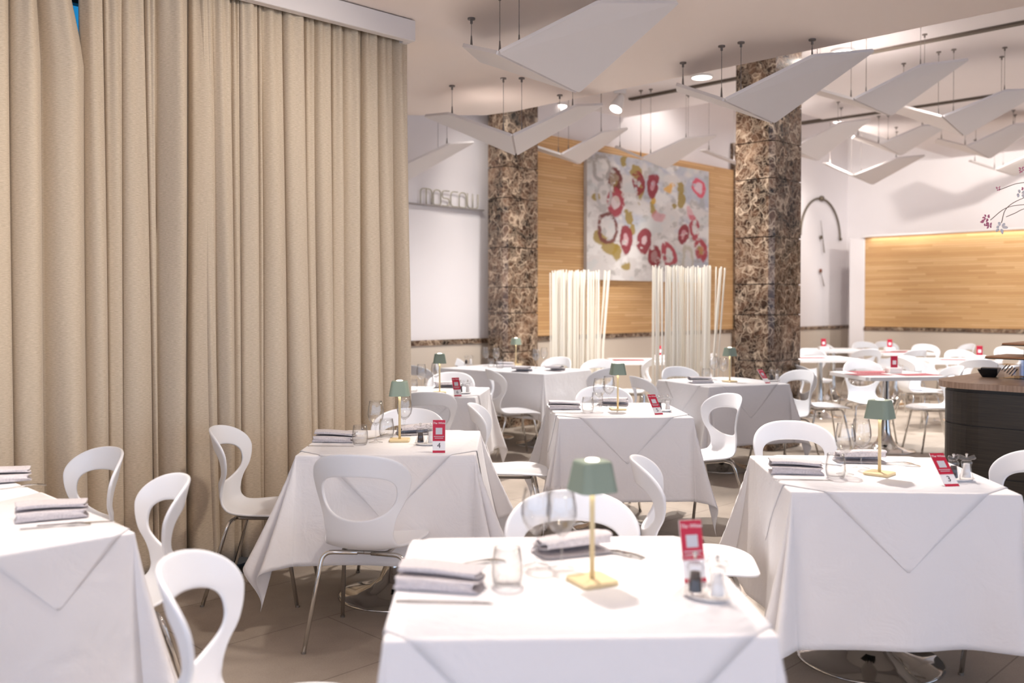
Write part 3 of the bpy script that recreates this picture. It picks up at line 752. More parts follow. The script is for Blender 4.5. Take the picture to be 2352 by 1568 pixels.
def cloth_pos(a, b, hx, hy, th0, bumpa, seed, lift=0):
    ea, eb = max(abs(a) - hx, 0), max(abs(b) - hy, 0); sa, sb = (1 if a >= 0 else -1), (1 if b >= 0 else -1)
    ca = max(min(a, hx), -hx); cb = max(min(b, hy), -hy); top = .7545 + lift
    if ea == 0 and eb == 0: return (a, b, top)
    def round_(r):                                    # soft bend over the table edge
        rr = .007
        return (rr * math.sin(min(r / rr, PI / 2)), rr * (1 - math.cos(min(r / rr, PI / 2))), max(r - rr * PI / 2, 0))
    if eb == 0 or ea == 0:
        r = ea or eb; t = b if eb == 0 else a; H_ = hy if eb == 0 else hx
        sid = seed + (3 if eb == 0 else 5) + (sa if eb == 0 else sb) * 1.7
        g = abs(t) / H_; near = max(0, g - .55) / .45
        th = th0 + .035 * (math.sin(t * 9 + sid * 2.1) + .6 * math.sin(t * 17 + sid)) * min(r / .3, 1) * (1 - near * .5) + .05 * near * near * (r / .4)
        o, dn, rest = round_(r); o += rest * math.sin(th) + lift; dn += rest * math.cos(th)
        return (sa * (hx + o), b, top - dn) if eb == 0 else (a, sb * (hy + o), top - dn)
    r = math.hypot(ea, eb); ph = math.atan2(eb, ea)
    th = th0 + .05 * (r / .4) + bumpa * math.sin(4 * ph) ** 2 * (1 + .35 * math.sin(seed * 3 + sa + 2 * sb + ph * 3)) + .06 * math.sin(2 * ph) ** 2
    az = ph + .16 * math.sin(4 * ph) 
    o, dn, rest = round_(r); o += rest * math.sin(th) + lift; dn += rest * math.cos(th)
    return (sa * (hx + o * math.cos(az)), sb * (hy + o * math.sin(az)), top - dn)
def tablecloth(loc, rz, hx, hy, drop, label, seed=1, th0=.07, bumpa=.34):
    bm = bmesh.new(); uvl = bm.loops.layers.uv.new('UVMap')
    def axis(h): 
        inner = list(np.linspace(-h, h, 25)); out = [h + v for v in (.003, .006, .009, .012, .02, .035)] + list(h + np.linspace(.06, drop, 22))
        return [-v for v in out[::-1]] + inner + out
    A, B = axis(hx), axis(hy); V = []; uv = {}
    for b in B:
        row = []
        for a in A:
            v = bm.verts.new(cloth_pos(a, b, hx, hy, th0, bumpa, seed)); uv[v] = (a / (2 * (hx + drop)) + .5, b / (2 * (hy + drop)) + .5); row.append(v)
        V.append(row)
    grid_faces(bm, V)
    for f in bm.faces:
        for lp in f.loops: lp[uvl].uv = uv[lp.vert]
    me = baked(bm, [('SOLIDIFY', dict(thickness=.0014, offset=1))])
    o = link('tablecloth', me, M['cloth'], None, True, loc, (0, 0, rz)); return tag(o, label, 'tablecloth', 'white floor length tablecloths')
def topper(loc, rz, h, dropd, label, seed=1, th0=.07, shift=(0, 0), on=None):
    """square cloth turned 45 degrees: a point hangs down the middle of each table side"""
    c = (h + dropd) * S2; sx, sy = shift
    bm = bmesh.new(); uvl = bm.loops.layers.uv.new('UVMap'); uv = {}
    def vert(a, b):
        v = bm.verts.new(cloth_pos(a, b, h, h, th0, 0, seed, .0032) if on is None else cloth_pos(a + on[2], b, on[0], on[1], th0, 0, seed, .0032)); p, q = ((a - sx) + (b - sy)) * S2, ((b - sy) - (a - sx)) * S2
        uv[v] = (p / (2 * c) + .5, q / (2 * c) + .5); return v
    K = 14; loop = []
    for side in range(4):
        ca, sa = [(1, 0), (0, 1), (-1, 0), (0, -1)][side]
        sh = sx * ca + sy * sa; lat = -sx * sa + sy * ca            # outward shift, sideways shift
        D = dropd + sh
        if D < .02: D = .02
        rowsr = [0, .003, .006, .009, .012, .02, .035] + list(np.linspace(.06, D - .004, 12)) if D > .08 else [0, .003, .006, .009, .012, D]
        V = []
        for r in rowsr:
            hw = max(D - r, .002)
            row = []
            for k in range(K + 1):
                t = max(min(lat + hw * (2 * k / K - 1), h), -h); o_ = h + r
                a, b = ca * o_ - sa * t, sa * o_ + ca * t
                row.append(vert(a, b))
            V.append(row)
        grid_faces(bm, V); loop += V[0]
    bm.faces.new(loop)
    for f in bm.faces:
        for lp in f.loops: lp[uvl].uv = uv[lp.vert]
    bmesh.ops.recalc_face_normals(bm, faces=bm.faces)
    me = baked(bm, [('SOLIDIFY', dict(thickness=.0016, offset=1))])
    o = link('table_topper', me, M['cloth'], None, True, loc, (0, 0, rz)); return tag(o, label, 'table topper', 'square white toppers laid diagonally over the cloths')

def dressed(key, x, y, rz, desc, hx=.4, hy=.4, drop=.5, seed=1, over=.29, th0=.075, shift=(0, 0), bases=((0, 0),), bumpa=.13):
    t = thing('dining_table', 'white topped pedestal table under the cloth of %s' % desc, 'table', (x, y, 0), R(rz), 'chrome pedestal tables under cloths')
    make_table(t, hx - .004, hy - .004, bases=bases)
    tablecloth((x, y, 0), R(rz), hx, hy, drop, 'white tablecloth hanging from %s' % desc, seed, th0, bumpa)
    if over: topper((x, y, 0), R(rz), hx, over, 'white diagonal topper cloth laid on %s' % desc, seed, th0, shift)
D = dict(n='the nearest table at the bottom centre', t4='table 4 beside the curtain', t3='table 3 at the right', t5='table 5 in the middle', t6='table 6 behind table 4', tr='the angled table by the big column', tb='the long table at the back left', tl='the table cut off at the far left')
dressed('n', .13, 2.29, 2.0, D['n'], drop=.52, seed=2, over=.36, th0=.05, bumpa=.10)
dressed('t4', -.575, 4.58, 0.5, D['t4'], drop=.49, seed=3, over=.30, th0=.12, bumpa=.2)
dressed('t3', 1.45, 3.74, -4, D['t3'], drop=.56, seed=4, over=.29)
dressed('t5', .665, 5.94, 3, D['t5'], drop=.50, seed=6, over=.28)
dressed('t6', -.63, 7.2, -6, D['t6'], drop=.50, seed=7, over=.28)
dressed('tr', 1.84, 8.12, 22, D['tr'], drop=.50, seed=8, over=.28)
dressed('tb', .03, 9.74, 141, D['tb'], hx=.68, hy=.4, drop=.45, seed=9, over=0, bases=((-.38, 0), (.38, 0)))
dressed('tl', -1.14 - .4 * S2 - .6 * S2 + .0, 2.77 - .4 * S2 + .6 * S2, 45 + 90, D['tl'], hx=.6, hy=.4, drop=.52, seed=10, over=0, bases=((-.3, 0), (.3, 0)))

topper((-1.14 - S2, 2.77 + .2 * S2, 0), R(135), .4, .29, 'white diagonal topper cloth laid on ' + D['tl'], 10, .07, (.10, -.18), (.6, .4, -.2))
def bare(x, y, rz, label):
    t = thing('bare_table', label, 'table', (x, y, 0), R(rz), 'white bare pedestal tables')
    make_table(t, .4, .4, th=.035); return t
bare(3.67, 9.10, 7, 'nearest bare white pedestal table, between the big column and the counter')
bare(1.60, 11.35, 0, 'bare white table seen between the two rod screens')
bare(3.92, 11.80, 3, 'bare white table whose left half is hidden by the big column')
bare(5.50, 13.3, 4, 'farthest bare white table, near the corner of the wood wall')
bare(5.46, 11.35, -12, 'bare white table behind the counter, before the wood wall')
bare(4.85, 14.0, 0, 'bare white table at the back beside the clock wall')

# ------------------------------------------------------------------ table settings
TZ = .7592
def rsq(bm, prof, n_c=6, rad=.25):
    """rounded square rings: prof = (half side, z)"""
    rings = []
    for h, z in prof:
        pts = []
        rr = h * rad
        for q in range(4):
            cx, cy = [(1, 1), (-1, 1), (-1, -1), (1, -1)][q]
            for k in range(n_c + 1):
                a = PI / 2 * (q + k / n_c); pts.append(bm.verts.new((cx * (h - rr) + rr * math.cos(a), cy * (h - rr) + rr * math.sin(a), z)))
        rings.append(pts)
    for a, b in zip(rings, rings[1:]):
        for i in range(len(a)): j = (i + 1) % len(a); bm.faces.new((a[i], a[j], b[j], b[i]))
    bm.faces.new(rings[0][::-1]); bm.faces.new(rings[-1]); return bm
def make_lamp():
    t = thing('table_lamp', 'x', 'lamp')
    obj('base', rsq(bmesh.new(), [(.0475, 0), (.05, .002), (.05, .010), (.0475, .012)]), M['sand'], t)
    bm = bmesh.new(); tube(bm, [(0, 0, .011), (0, 0, .20), (0, 0, .262)], [.0062, .0062, .0075], 14); obj('stem', bm, M['sand'], t, True)
    bm = bmesh.new(); rsq(bm, [(.051, .226), (.039, .295), (.0365, .299)], rad=.42)
    bm.faces.ensure_lookup_table(); bot = [f for f in bm.faces if f.normal.z < -.9 or all(abs(v.co.z - .226) < 1e-4 for v in f.verts)]
    bmesh.ops.delete(bm, geom=bot, context='FACES_ONLY')
    me = baked(bm, [('SOLIDIFY', dict(thickness=.002, offset=-1))])
    sh = link('shade', me, M['sage'], t)
    bm = bmesh.new(); lathe(bm, [(.0, .2985), (.016, .2985), (.016, .302), (.013, .3035), (0, .3035)], 24, cap=False); obj('touch_button', bm, M['led'], sh)
    bm = bmesh.new(); lathe(bm, [(.010, .262), (.030, .2655), (.030, .270), (0, .270)], 24, cap=False); obj('led_disc', bm, M['led'], sh)
    return t
def make_wine():
    t = thing('wine_glass', 'x', 'glass')
    bm = bmesh.new(); prof = [(.0, .085), (.010, .087), (.024, .098), (.035, .116), (.0395, .138), (.0385, .160), (.034, .185), (.0305, .205), (.0292, .205), (.0328, .185), (.0372, .160), (.0381, .138), (.034, .118), (.022, .1005), (0, .090)]
    lathe(bm, prof, 32, cap=False); obj('bowl', bm, M['glass'], t, True)
    bm = bmesh.new(); lathe(bm, [(.0, 0), (.034, 0), (.0345, .0015), (.02, .004), (.006, .009), (.0036, .02), (.0032, .06), (.0045, .08), (.009, .0865)], 28, cap=False); obj('stem_foot', bm, M['glass'], t, True)
    return t
def make_tumbler():
    bm = bmesh.new(); lathe(bm, [(0, 0), (.028, 0), (.034, .006), (.0385, .03), (.037, .06), (.032, .095), (.0305, .095), (.0355, .06), (.037, .03), (.033, .009), (0, .007)], 32, cap=False)
    o = obj('water_tumbler', bm, M['glass'], None, True); return tag(o, 'x', 'glass')
def make_napkin():
    """linen folded into two soft rolls lying on top of each other"""
    bm = bmesh.new(); Ln = .20
    prof = [(.052, .004), (-.040, .003), (-.052, .010), (-.050, .021), (-.036, .026), (.030, .0255), (.040, .030), (.041, .042), (.030, .048), (-.022, .046), (-.030, .041), (-.026, .036), (.012, .035), (.02, .039)]
    c = catmull(prof, 5); V = []
    for k in range(13):
        u = k / 12; x = (u - .5) * Ln; e = abs(u - .5) * 2; row = []
        for i, (y, z) in enumerate(c):
            j = .0025 * math.sin(i * .7 + k * .9) * e
            row.append(bm.verts.new((x + .012 * math.sin(i * .35) * (u - .3), y + j, max(z * (1 + .10 * math.sin(3 * u + 1)) + .002 * e * math.sin(i * .8), .002))))
        V.append(row)
    grid_faces(bm, V)
    me = baked(bm, [('SOLIDIFY', dict(thickness=.0035, offset=0)), ('SUBSURF', dict(levels=1, render_levels=1))])
    o = link('linen_napkin', me, M['linen'], None, True); return tag(o, 'x', 'napkin')
def make_knife():
    bm = bmesh.new(); o2 = []
    out = [(-.11, .005), (-.105, .0075), (-.02, .006), (-.005, .0085), (.07, .0085), (.10, .005), (.112, -.006), (-.005, -.007), (-.02, -.006), (-.105, -.0075), (-.11, -.005)]
    lo = [bm.verts.new((x, y, .0005)) for x, y in out]; hi = [bm.verts.new((x, y, .004 if x < -.01 else .0022)) for x, y in out]
    bm.faces.new(lo[::-1]); bm.faces.new(hi)
    for i in range(len(out)): j = (i + 1) % len(out); bm.faces.new((lo[i], lo[j], hi[j], hi[i]))
    bmesh.ops.recalc_face_normals(bm, faces=bm.faces)
    o = obj('table_knife', bm, M['chrome']); return tag(o, 'x', 'knife')
def make_fork():
    bm = bmesh.new(); n = 16; rows = []
    for k in range(n + 1):
        x = -.10 + .15 * k / n; w = np.interp(x, [-.10, -.08, -.0, .02, .045, .05], [.008, .0085, .0035, .0045, .012, .012]); z = .002 + .006 * math.sin(max(0, (x + .02) / .07) * PI / 2) * (1 if x > -.02 else 0)
        rows.append([bm.verts.new((x, -w, z)), bm.verts.new((x, w, z))])
    grid_faces(bm, rows)
    for ty in (-.0102, -.0034, .0034, .0102):
        r2 = [[bm.verts.new((x, ty - .0019, z)), bm.verts.new((x, ty + .0019, z))] for x, z in ((.049, .008), (.065, .0078), (.082, .005), (.095, .0015))]
        grid_faces(bm, r2)
    me = baked(bm, [('SOLIDIFY', dict(thickness=.0018, offset=0))])
    o = link('table_fork', me, M['chrome']); return tag(o, 'x', 'fork')
def make_mill(kind):
    t = thing(kind + '_mill', 'x', 'mill')
    bm = bmesh.new(); lathe(bm, [(0, 0), (.023, 0), (.0245, .004), (.0235, .016), (.019, .03), (.0165, .045), (.018, .058), (.0205, .068), (.0165, .074), (.014, .076), (.0, .076)], 28, cap=False); obj('body', bm, M['acrylic'], t, True)
    bm = bmesh.new(); lathe(bm, [(0, .010), (.0155, .010), (.0145, .026), (.0125, .042), (.0115, .055 if kind == 'pepper' else .062), (0, .056 if kind == 'pepper' else .063)], 18, cap=False); obj('filling', bm, M[kind], t, True)
    bm = bmesh.new(); tube(bm, [(-.029, 0, .082), (-.024, 0, .088), (-.012, 0, .083), (0, 0, .081), (.012, 0, .083), (.024, 0, .088), (.029, 0, .082)], [.006, .010, .0085, .008, .0085, .010, .006], 12); cr = obj('winged_crown', bm, M['acrylic'], t, True)
    bm = bmesh.new(); lathe(bm, [(.0035, .086), (.0035, .094), (.0055, .097), (.0055, .100), (0, .103)], 14, cap=False); obj('knob', bm, M['chrome'], cr, True)
    return t
def make_dish():
    bm = bmesh.new(); lathe(bm, [(0, 0), (.035, 0), (.05, .006), (.058, .0095), (.057, .0108), (.049, .0078), (.034, .003), (0, .003)], 36, cap=False, sy=.62)
    o = obj('cruet_dish', bm, M['porcelain'], None, True); return tag(o, 'x', 'dish')
TXT = {}
def tm(s, size, shear=0):
    k = (s, size, shear)
    if k not in TXT: TXT[k] = text_mesh(s, size, .0002, shear)
    return TXT[k]
def sign(pos, face, lean, num, label, w=.058, h=.15):
    """red number card; face = yaw of its front (0 looks at the camera), lean back in degrees"""
    t = thing('number_card', label, 'sign', pos, R(face), 'red table number cards')
    t.rotation_euler = (R(-lean), 0, R(face)); t.rotation_mode = 'XYZ'
    obj('card', bx((-w / 2, 0, 0), (w / 2, .003, h), .0006, 1), M['white'], t)
    f = -.0006
    obj('red_field', bx((-w / 2 + .0005, f, h * .36), (w / 2 - .0005, .0, h - .0005)), M['red'], t)
    obj('red_strip', bx((-w / 2 + .0005, f, .0005), (w / 2 - .0005, .0, h * .075)), M['red'], t)
    obj('pale_patch', bx((-w * .26, f - .0004, h * .56), (w * .26, f, h * .56 + w * .52)), M['greypatch'], t)
    link('heading', tm('The White', .0128, .25), M['white'], t, loc=(0, f - .0004, h * .90), rot=(PI / 2, 0, 0))
    bm = bmesh.new()
    for k, ww in enumerate((.8, .66)): box(bm, (-w / 2 * ww, f - .0004, h * (.49 - .05 * k)), (w / 2 * ww, f, h * (.505 - .05 * k)))
    obj('small_print', bm, M['greypatch'], t)
    if num: link('numeral', tm(num, .034), M['ink'], t, loc=(0, f + .0002, h * .22), rot=(PI / 2, 0, 0))
    return t

protos = {}
def put(kind, maker, pos, rz, label, group):
    if kind not in protos:
        o = protos[kind] = maker(); o.location = pos; o.rotation_euler = (0, 0, R(rz)); o['label'] = label; o['group'] = group; return o
    return dup(protos[kind], pos, R(rz), label, group)
def on(px, py, z=TZ):
    p = at(px, py, z); return Vector((p.x, p.y, z))
def lampl(px, py, rz, where):
    p = on(px, py); put('lamp', make_lamp, p, rz, 'small sage green shaded lamp with sand foot on %s' % where, 'cordless sage table lamps'); return p
def wine(px, py, label): put('wine', make_wine, on(px, py), 0, label, 'stemmed wine glasses')
def tumb(px, py, label): put('tumb', make_tumbler, on(px, py), 0, label, 'water tumblers')
def napk(px, py, rz, label): put('napk', make_napkin, on(px, py, TZ + .0012), rz, label, 'folded taupe napkins')
def knife(px, py, rz, label): put('knife', make_knife, on(px, py), rz, label, 'table knives')
def fork(px, py, rz, label): put('fork', make_fork, on(px, py), rz, label, 'table forks')
def mills(px, py, rz, where):
    p = on(px, py); c, s = math.cos(R(rz)), math.sin(R(rz))
    put('dish', make_dish, p, rz, 'small white oval dish under the mills on %s' % where, 'cruet dishes')
    put('pmill', lambda: make_mill('pepper'), p + Vector((-.027 * c, -.027 * s, .0035)), rz + 25, 'clear pepper mill with dark corns on %s' % where, 'pepper mills')
    put('smill', lambda: make_mill('salt'), p + Vector((.027 * c, .027 * s, .0035)), rz - 20, 'clear salt mill with pale filling on %s' % where, 'salt mills')
lamp_pos = []
# table 4
lamp_pos.append(lampl(918, 1013, 3, 'table 4'))
wine(863, 1016, 'wine glass on table 4, left of the lamp'); wine(929, 1001, 'wine glass on table 4, right behind the lamp stem')
tumb(827, 1021, 'water tumbler on table 4, beside the folded napkin'); tumb(888, 1004, 'water tumbler on table 4, between the two wine glasses')
napk(770, 1013, -6, 'folded taupe napkin on the left side of table 4'); knife(760, 1025, -2, 'knife lying in front of the napkin on table 4')
napk(958, 996, 200, 'folded napkin at the far side of table 4, behind the pepper mill'); fork(872, 1003, 60, 'fork at the far side of table 4, behind the tumblers')
mills(978, 1022, -15, 'table 4'); sign(on(1008, 1040, TZ + .001), 0, 6, '4', 'red number card with numeral 4')
# table 3
lamp_pos.append(lampl(2020, 1090, 47, 'table 3'))
wine(1941, 1089, 'wine glass on table 3, left of the pair'); wine(1978, 1075, 'wine glass on table 3, nearer the lamp')
tumb(1919, 1097, 'water tumbler on table 3, at the end of the napkin')
napk(1826, 1085, -8, 'folded taupe napkin on the left side of table 3'); knife(1845, 1103, -4, 'knife in front of the napkin on table 3')
napk(1975, 1060, 172, 'folded napkin at the far side of table 3, behind the wine glasses'); fork(2045, 1064, -20, 'fork right of the lamp stem on table 3, left of two'); fork(2058, 1068, -24, 'fork right of the lamp stem on table 3, right of two')
fork(1880, 1064, 140, 'fork behind the napkin on table 3')
mills(2205, 1104, 8, 'table 3'); sign(on(2188, 1117, TZ + .001), 8, 44, '3', 'red leaning number card with numeral 3')
# table 5
lamp_pos.append(lampl(1419, 941, 4, 'table 5'))
wine(1376, 943, 'wine glass on table 5, left of the pair'); wine(1398, 935, 'wine glass on table 5, nearer the lamp')
tumb(1350, 946, 'water tumbler on table 5, at the end of the napkin'); tumb(1372, 934, 'water tumbler on table 5, behind the wine glasses')
napk(1296, 939, 1, 'folded taupe napkin on the left side of table 5'); knife(1305, 949, -2, 'knife in front of the napkin on table 5')
napk(1407, 930, 165, 'folded napkin at the far side of table 5, behind the lamp'); fork(1446, 929, -10, 'fork at the far side of table 5, right of the lamp')
mills(1524, 945, 5, 'table 5'); sign(on(1514, 952, TZ + .001), 22, 40, '5', 'red leaning number card with numeral 5')
# nearest table
lamp_pos.append(lampl(1360, 1338, 26, 'the nearest table'))
wine(1232, 1300, 'blurred wine glass on the nearest table, left of two'); wine(1290, 1305, 'blurred wine glass on the nearest table, right of two')
tumb(1165, 1345, 'blurred water tumbler on the nearest table, at the napkin end')
napk(1012, 1345, -12, 'folded napkin at the left of the nearest table'); knife(1020, 1385, -3, 'knife in front of the napkin on the nearest table'); fork(1080, 1295, 12, 'fork behind the napkin on the nearest table')
napk(1315, 1268, 200, 'folded napkin at the far side of the nearest table'); fork(1385, 1265, -40, 'fork behind the lamp of the nearest table, left of two'); fork(1410, 1270, -40, 'fork behind the lamp of the nearest table, right of two')
mills(1622, 1375, -35, 'the nearest table'); sign(on(1598, 1338, TZ + .001), 12, 14, '', 'red number card behind the mills on the nearest table')
# table 6
lamp_pos.append(lampl(1010, 902, 5, 'table 6'))
wine(968, 896, 'wine glass on table 6, left of the lamp'); wine(1001, 891, 'wine glass on table 6, behind the lamp stem')
tumb(948, 899, 'water tumbler on table 6, beside the curtain edge'); tumb(985, 889, 'water tumbler on table 6, between the wine glasses')
napk(1028, 890, 168, 'folded napkin at the far side of table 6, left of the number card'); mills(1066, 904, 5, 'table 6'); sign(on(1052, 910, TZ + .001), 20, 28, '6', 'red leaning number card with numeral 6')
# angled table by the column
lamp_pos.append(lampl(1676, 877, 30, 'the angled table by the big column'))
wine(1640, 872, 'wine glass on the angled table by the big column, left of two'); wine(1661, 875, 'wine glass on the angled table by the big column, right of two')
tumb(1622, 869, 'water tumbler on the angled table by the big column'); napk(1608, 879, 15, 'folded napkin on the angled table by the big column')
mills(1778, 876, 10, 'the angled table by the big column'); sign(on(1764, 880, TZ + .001), 28, 42, '', 'red leaning number card on the angled table by the big column')
# long back table
lamp_pos.append(lampl(1185, 838, 40, 'the long back table'))
wine(1116, 840, 'wine glass on the long back table, leftmost of four'); wine(1140, 842, 'wine glass on the long back table, second from the left'); wine(1231, 846, 'wine glass on the long back table, second from the right'); wine(1250, 842, 'wine glass on the long back table, rightmost of four')
tumb(1128, 843, 'water tumbler on the long back table, between the left wine glasses'); tumb(1148, 846, 'water tumbler on the long back table, right of the left wine glasses')
napk(1198, 853, 150, 'folded napkin before the lamp on the long back table'); napk(1274, 851, 140, 'folded napkin at the right end of the long back table'); napk(1160, 842, 30, 'folded napkin left of the lamp on the long back table')
mills(1076, 838, 30, 'the long back table')
# far left table
napk(118, 1188, 26, 'folded napkin on the far left table, near its corner'); napk(0, 1105, 30, 'folded napkin at the left edge of the view on the far left table')
fork(130, 1210, 20, 'fork in front of the napkin on the far left table'); knife(175, 1203, 18, 'knife beside the fork on the far left table'); fork(40, 1120, 30, 'fork at the back of the far left table')


# placemats, cards and napkin holders on the bare tables -----------
def mat_on(x, y, rz, label):
    o = obj('placemat', bx((-.19, -.13, 0), (.19, .13, .003)), M['menu'], None, loc=(x, y, .7502), rot=(0, 0, R(rz))); tag(o, label, 'placemat', 'red paper placemats on bare tables')
for x, y, rz, lb in [(3.47, 9.0, 7, 'red placemat on the nearest bare table, left one'), (3.60, 9.32, 4, 'red placemat on the nearest bare table, far one'), (3.92, 8.98, 10, 'red placemat on the nearest bare table, right one'), (3.80, 11.75, 3, 'red placemat on the bare table beside the big column'),
                     (5.42, 13.15, 3, 'red placemat on the farthest bare table, left one'), (5.68, 13.3, 3, 'red placemat on the farthest bare table, right one'), (5.44, 11.35, -12, 'red placemat on the bare table behind the counter'), (1.42, 11.3, 0, 'red placemat on the bare table between the rod screens')]: mat_on(x, y, rz, lb)
def holder(x, y, rz, label, card=True):
    t = thing('condiment_holder', label, 'table caddy', (x, y, .7502), R(rz), 'white condiment holders with a red card')
    obj('tray', bx((-.07, -.05, 0), (.07, .05, .055), .01, 2), M['porcelain'], t)
    obj('red_card', bx((-.035, -.01, .05), (.035, .0, .17), .001, 1), M['red'], t)
    obj('pale_patch', bx((-.018, -.0115, .085), (.018, -.010, .125)), M['white'], t)
    bm = bmesh.new(); lathe(bm, [(.012, .05), (.014, .10), (.006, .115), (.006, .13), (0, .132)], 12, (.048, .02, 0), cap=False); obj('bottle', bm, M['acrylic'], t, True)
for a in [(3.80, 9.22, 5, 'white condiment holder with red card on the nearest bare table'), (4.62, 13.75, 0, 'white condiment holder with red card on the bare table by the clock wall'), (5.76, 11.42, -12, 'white condiment holder with red card on the bare table behind the counter'), (1.83, 11.45, 0, 'white condiment holder with red card on the bare table between the rod screens'), (5.5, 13.5, 0, 'white condiment holder on the farthest bare table')]: holder(*a)

# ------------------------------------------------------------------ rod screens
def rod_screen(x0, x1, Y, n, label, seed, h=1.82):
    r = random.Random(seed); t = thing('rod_screen', label, 'room divider', ((x0 + x1) / 2, Y, 0), 0, 'screens of upright white rods'); wd = (x1 - x0) / 2
    obj('planter_base', bx((-wd - .02, -.12, 0), (wd + .02, .12, .10), .01, 1), M['greenstem'], t)
    for k in range(n):
        u = -1 + 2 * (k + .5) / n; u += r.uniform(-.6, .6) / n
        if abs(u) > .72 and r.random() < .45: continue
        x = u * wd * .93; y = r.uniform(-.085, .085); bm = bmesh.new()
        tube(bm, [(x, y, .09), (x + .006 * u, y, h * .5), (x + .014 * u + r.uniform(-.008, .012) + (.06 if u > .8 and r.random() < .5 else 0), y + r.uniform(-.012, .012), h + r.uniform(-.02, .02))], r.uniform(.0075, .0105), 6)
        obj('rod', bm, M['rod'], t)
def X_at(px, Y): return (px - CX) / F_PX * Y
rod_screen(X_at(1260, 10.9), X_at(1390, 10.9), 10.9, 58, 'left screen of upright white rods before the painting', 3)
rod_screen(X_at(1495, 9.6), X_at(1655, 9.6), 9.6, 68, 'right screen of upright white rods before the painting', 5)

# ------------------------------------------------------------------ serving counter at the right
def counter():
    c0 = room(at(2166, 874, .955))                     # left corner of the slab
    px, py = c0.x - .082, c0.y + .082
    root = thing('serving_counter', 'dark veneered serving counter with rounded corner and brown top at the right edge', 'counter', world(px, py, 0), RZ)
    # local: x = away-right, y = -(towards right front); counter extends +x and -y
    def slab(bm, ins, z0, z1, Lx=2.2, Ly=3.0, rad=.28, n=12):
        pts = []
        for k in range(n + 1):
            a = PI / 2 + PI / 2 * k / n; pts.append((ins + rad + rad * math.cos(a), -ins - rad + rad * math.sin(a)))
        pts += [(ins, -Ly), (Lx, -Ly), (Lx, -ins)]
        lo = [bm.verts.new((x, y, z0)) for x, y in pts]; hi = [bm.verts.new((x, y, z1)) for x, y in pts]
        bm.faces.new(lo[::-1]); bm.faces.new(hi)
        for i in range(len(pts)): j = (i + 1) % len(pts); bm.faces.new((lo[i], lo[j], hi[j], hi[i]))
        bmesh.ops.recalc_face_normals(bm, faces=bm.faces); return bm
    obj('plinth', slab(bmesh.new(), .09, 0, .08), M['black'], root)
    bm = bmesh.new()
    for z0, z1 in ((.085, .385), (.391, .69), (.696, .895)): slab(bm, .03, z0, z1)
    obj('body_panels', bm, M['darkwood'], root)
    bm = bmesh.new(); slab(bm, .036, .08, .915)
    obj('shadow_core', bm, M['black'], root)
    bm = bmesh.new()
    for y in (-.62, -1.3, -2.0): box(bm, (.027, y - .003, .085), (.032, y + .003, .895))
    obj('vertical_joint', bm, M['black'], root)
    obj('counter_top', slab(bmesh.new(), 0, .917, .955), M['ctop'], root)
    def P(pxx, pyy, h): q = room(at(pxx, pyy, h)); return q.x - px, q.y - py
    # risers standing on the counter
    def riser(h, xl, label, x_in, ly):
        a = P(xl, 0 + (CAMH - h) * F_PX / 6.0 + HOR, h)
        t = thing('serving_riser', label, 'serving stand', world(px, py, .955), RZ, 'brown boards on clear stands')
        z = h - .955
        obj('board', bx((a[0], a[1] - ly, z - .012), (a[0] + .42, a[1], z), .003, 1), [M['board']], t)
        obj('board_edge', bx((a[0] - .003, a[1] - ly - .003, z - .016), (a[0] + .423, a[1] + .003, z - .0125)), M['black'], t)
        for yy in (a[1] - .18, a[1] - ly + .2):
            bm = bmesh.new(); box(bm, (a[0] + .10, yy - .004, 0), (a[0] + .32, yy + .004, z - .0165)); obj('clear_stand', bm, M['acrylic'], t)
            bm = bmesh.new(); box(bm, (a[0] + .10, yy - .1, 0), (a[0] + .32, yy + .1, .006)); obj('stand_foot', bm, M['acrylic'], t)
    riser(1.10, 2262, 'lower brown serving board on clear stands on the counter', 0, .9)
    riser(1.185, 2301, 'upper brown serving board on clear stands on the counter', 0, .9)
    tr = thing('black_tray', 'black folded tray lying on the counter top', 'tray', at(2272, 865, .9555), R(-30))
    bm = bmesh.new(); rsq(bm, [(.04, 0), (.058, .03), (.068, .05)], rad=.2); obj('tray_body', bm, M['black'], tr)
    obj('tray_lid', bx((-.05, -.05, .05), (.07, .055, .06), .003, 1), M['black'], tr)
    cb = thing('cutlery_box', 'clear box of forks on the counter behind the black tray', 'cutlery box', at(2318, 868, .9555), R(45))
    bm = bmesh.new(); box(bm, (-.07, -.05, 0), (.07, .05, .09)); obj('clear_box', bm, M['acrylic'], cb)
    for k in range(5):
        bm = bmesh.new(); y = -.03 + .015 * k; tube(bm, [(-.05, y, .02 + .008 * k), (.06, y, .055 + .008 * k)], .004, 6); obj('cutlery', bm, M['chrome'], cb)
    tb = thing('tablet', 'small tablet with a blue lit screen standing on the counter', 'tablet', at(2364, 868, .9555), R(12))
    obj('casing', bx((-.035, 0, 0), (.10, .012, .19), .003, 1), M['black'], tb); obj('screen', bx((-.01, -.001, .01), (.09, .0, .18)), M['screen'], tb)
counter()

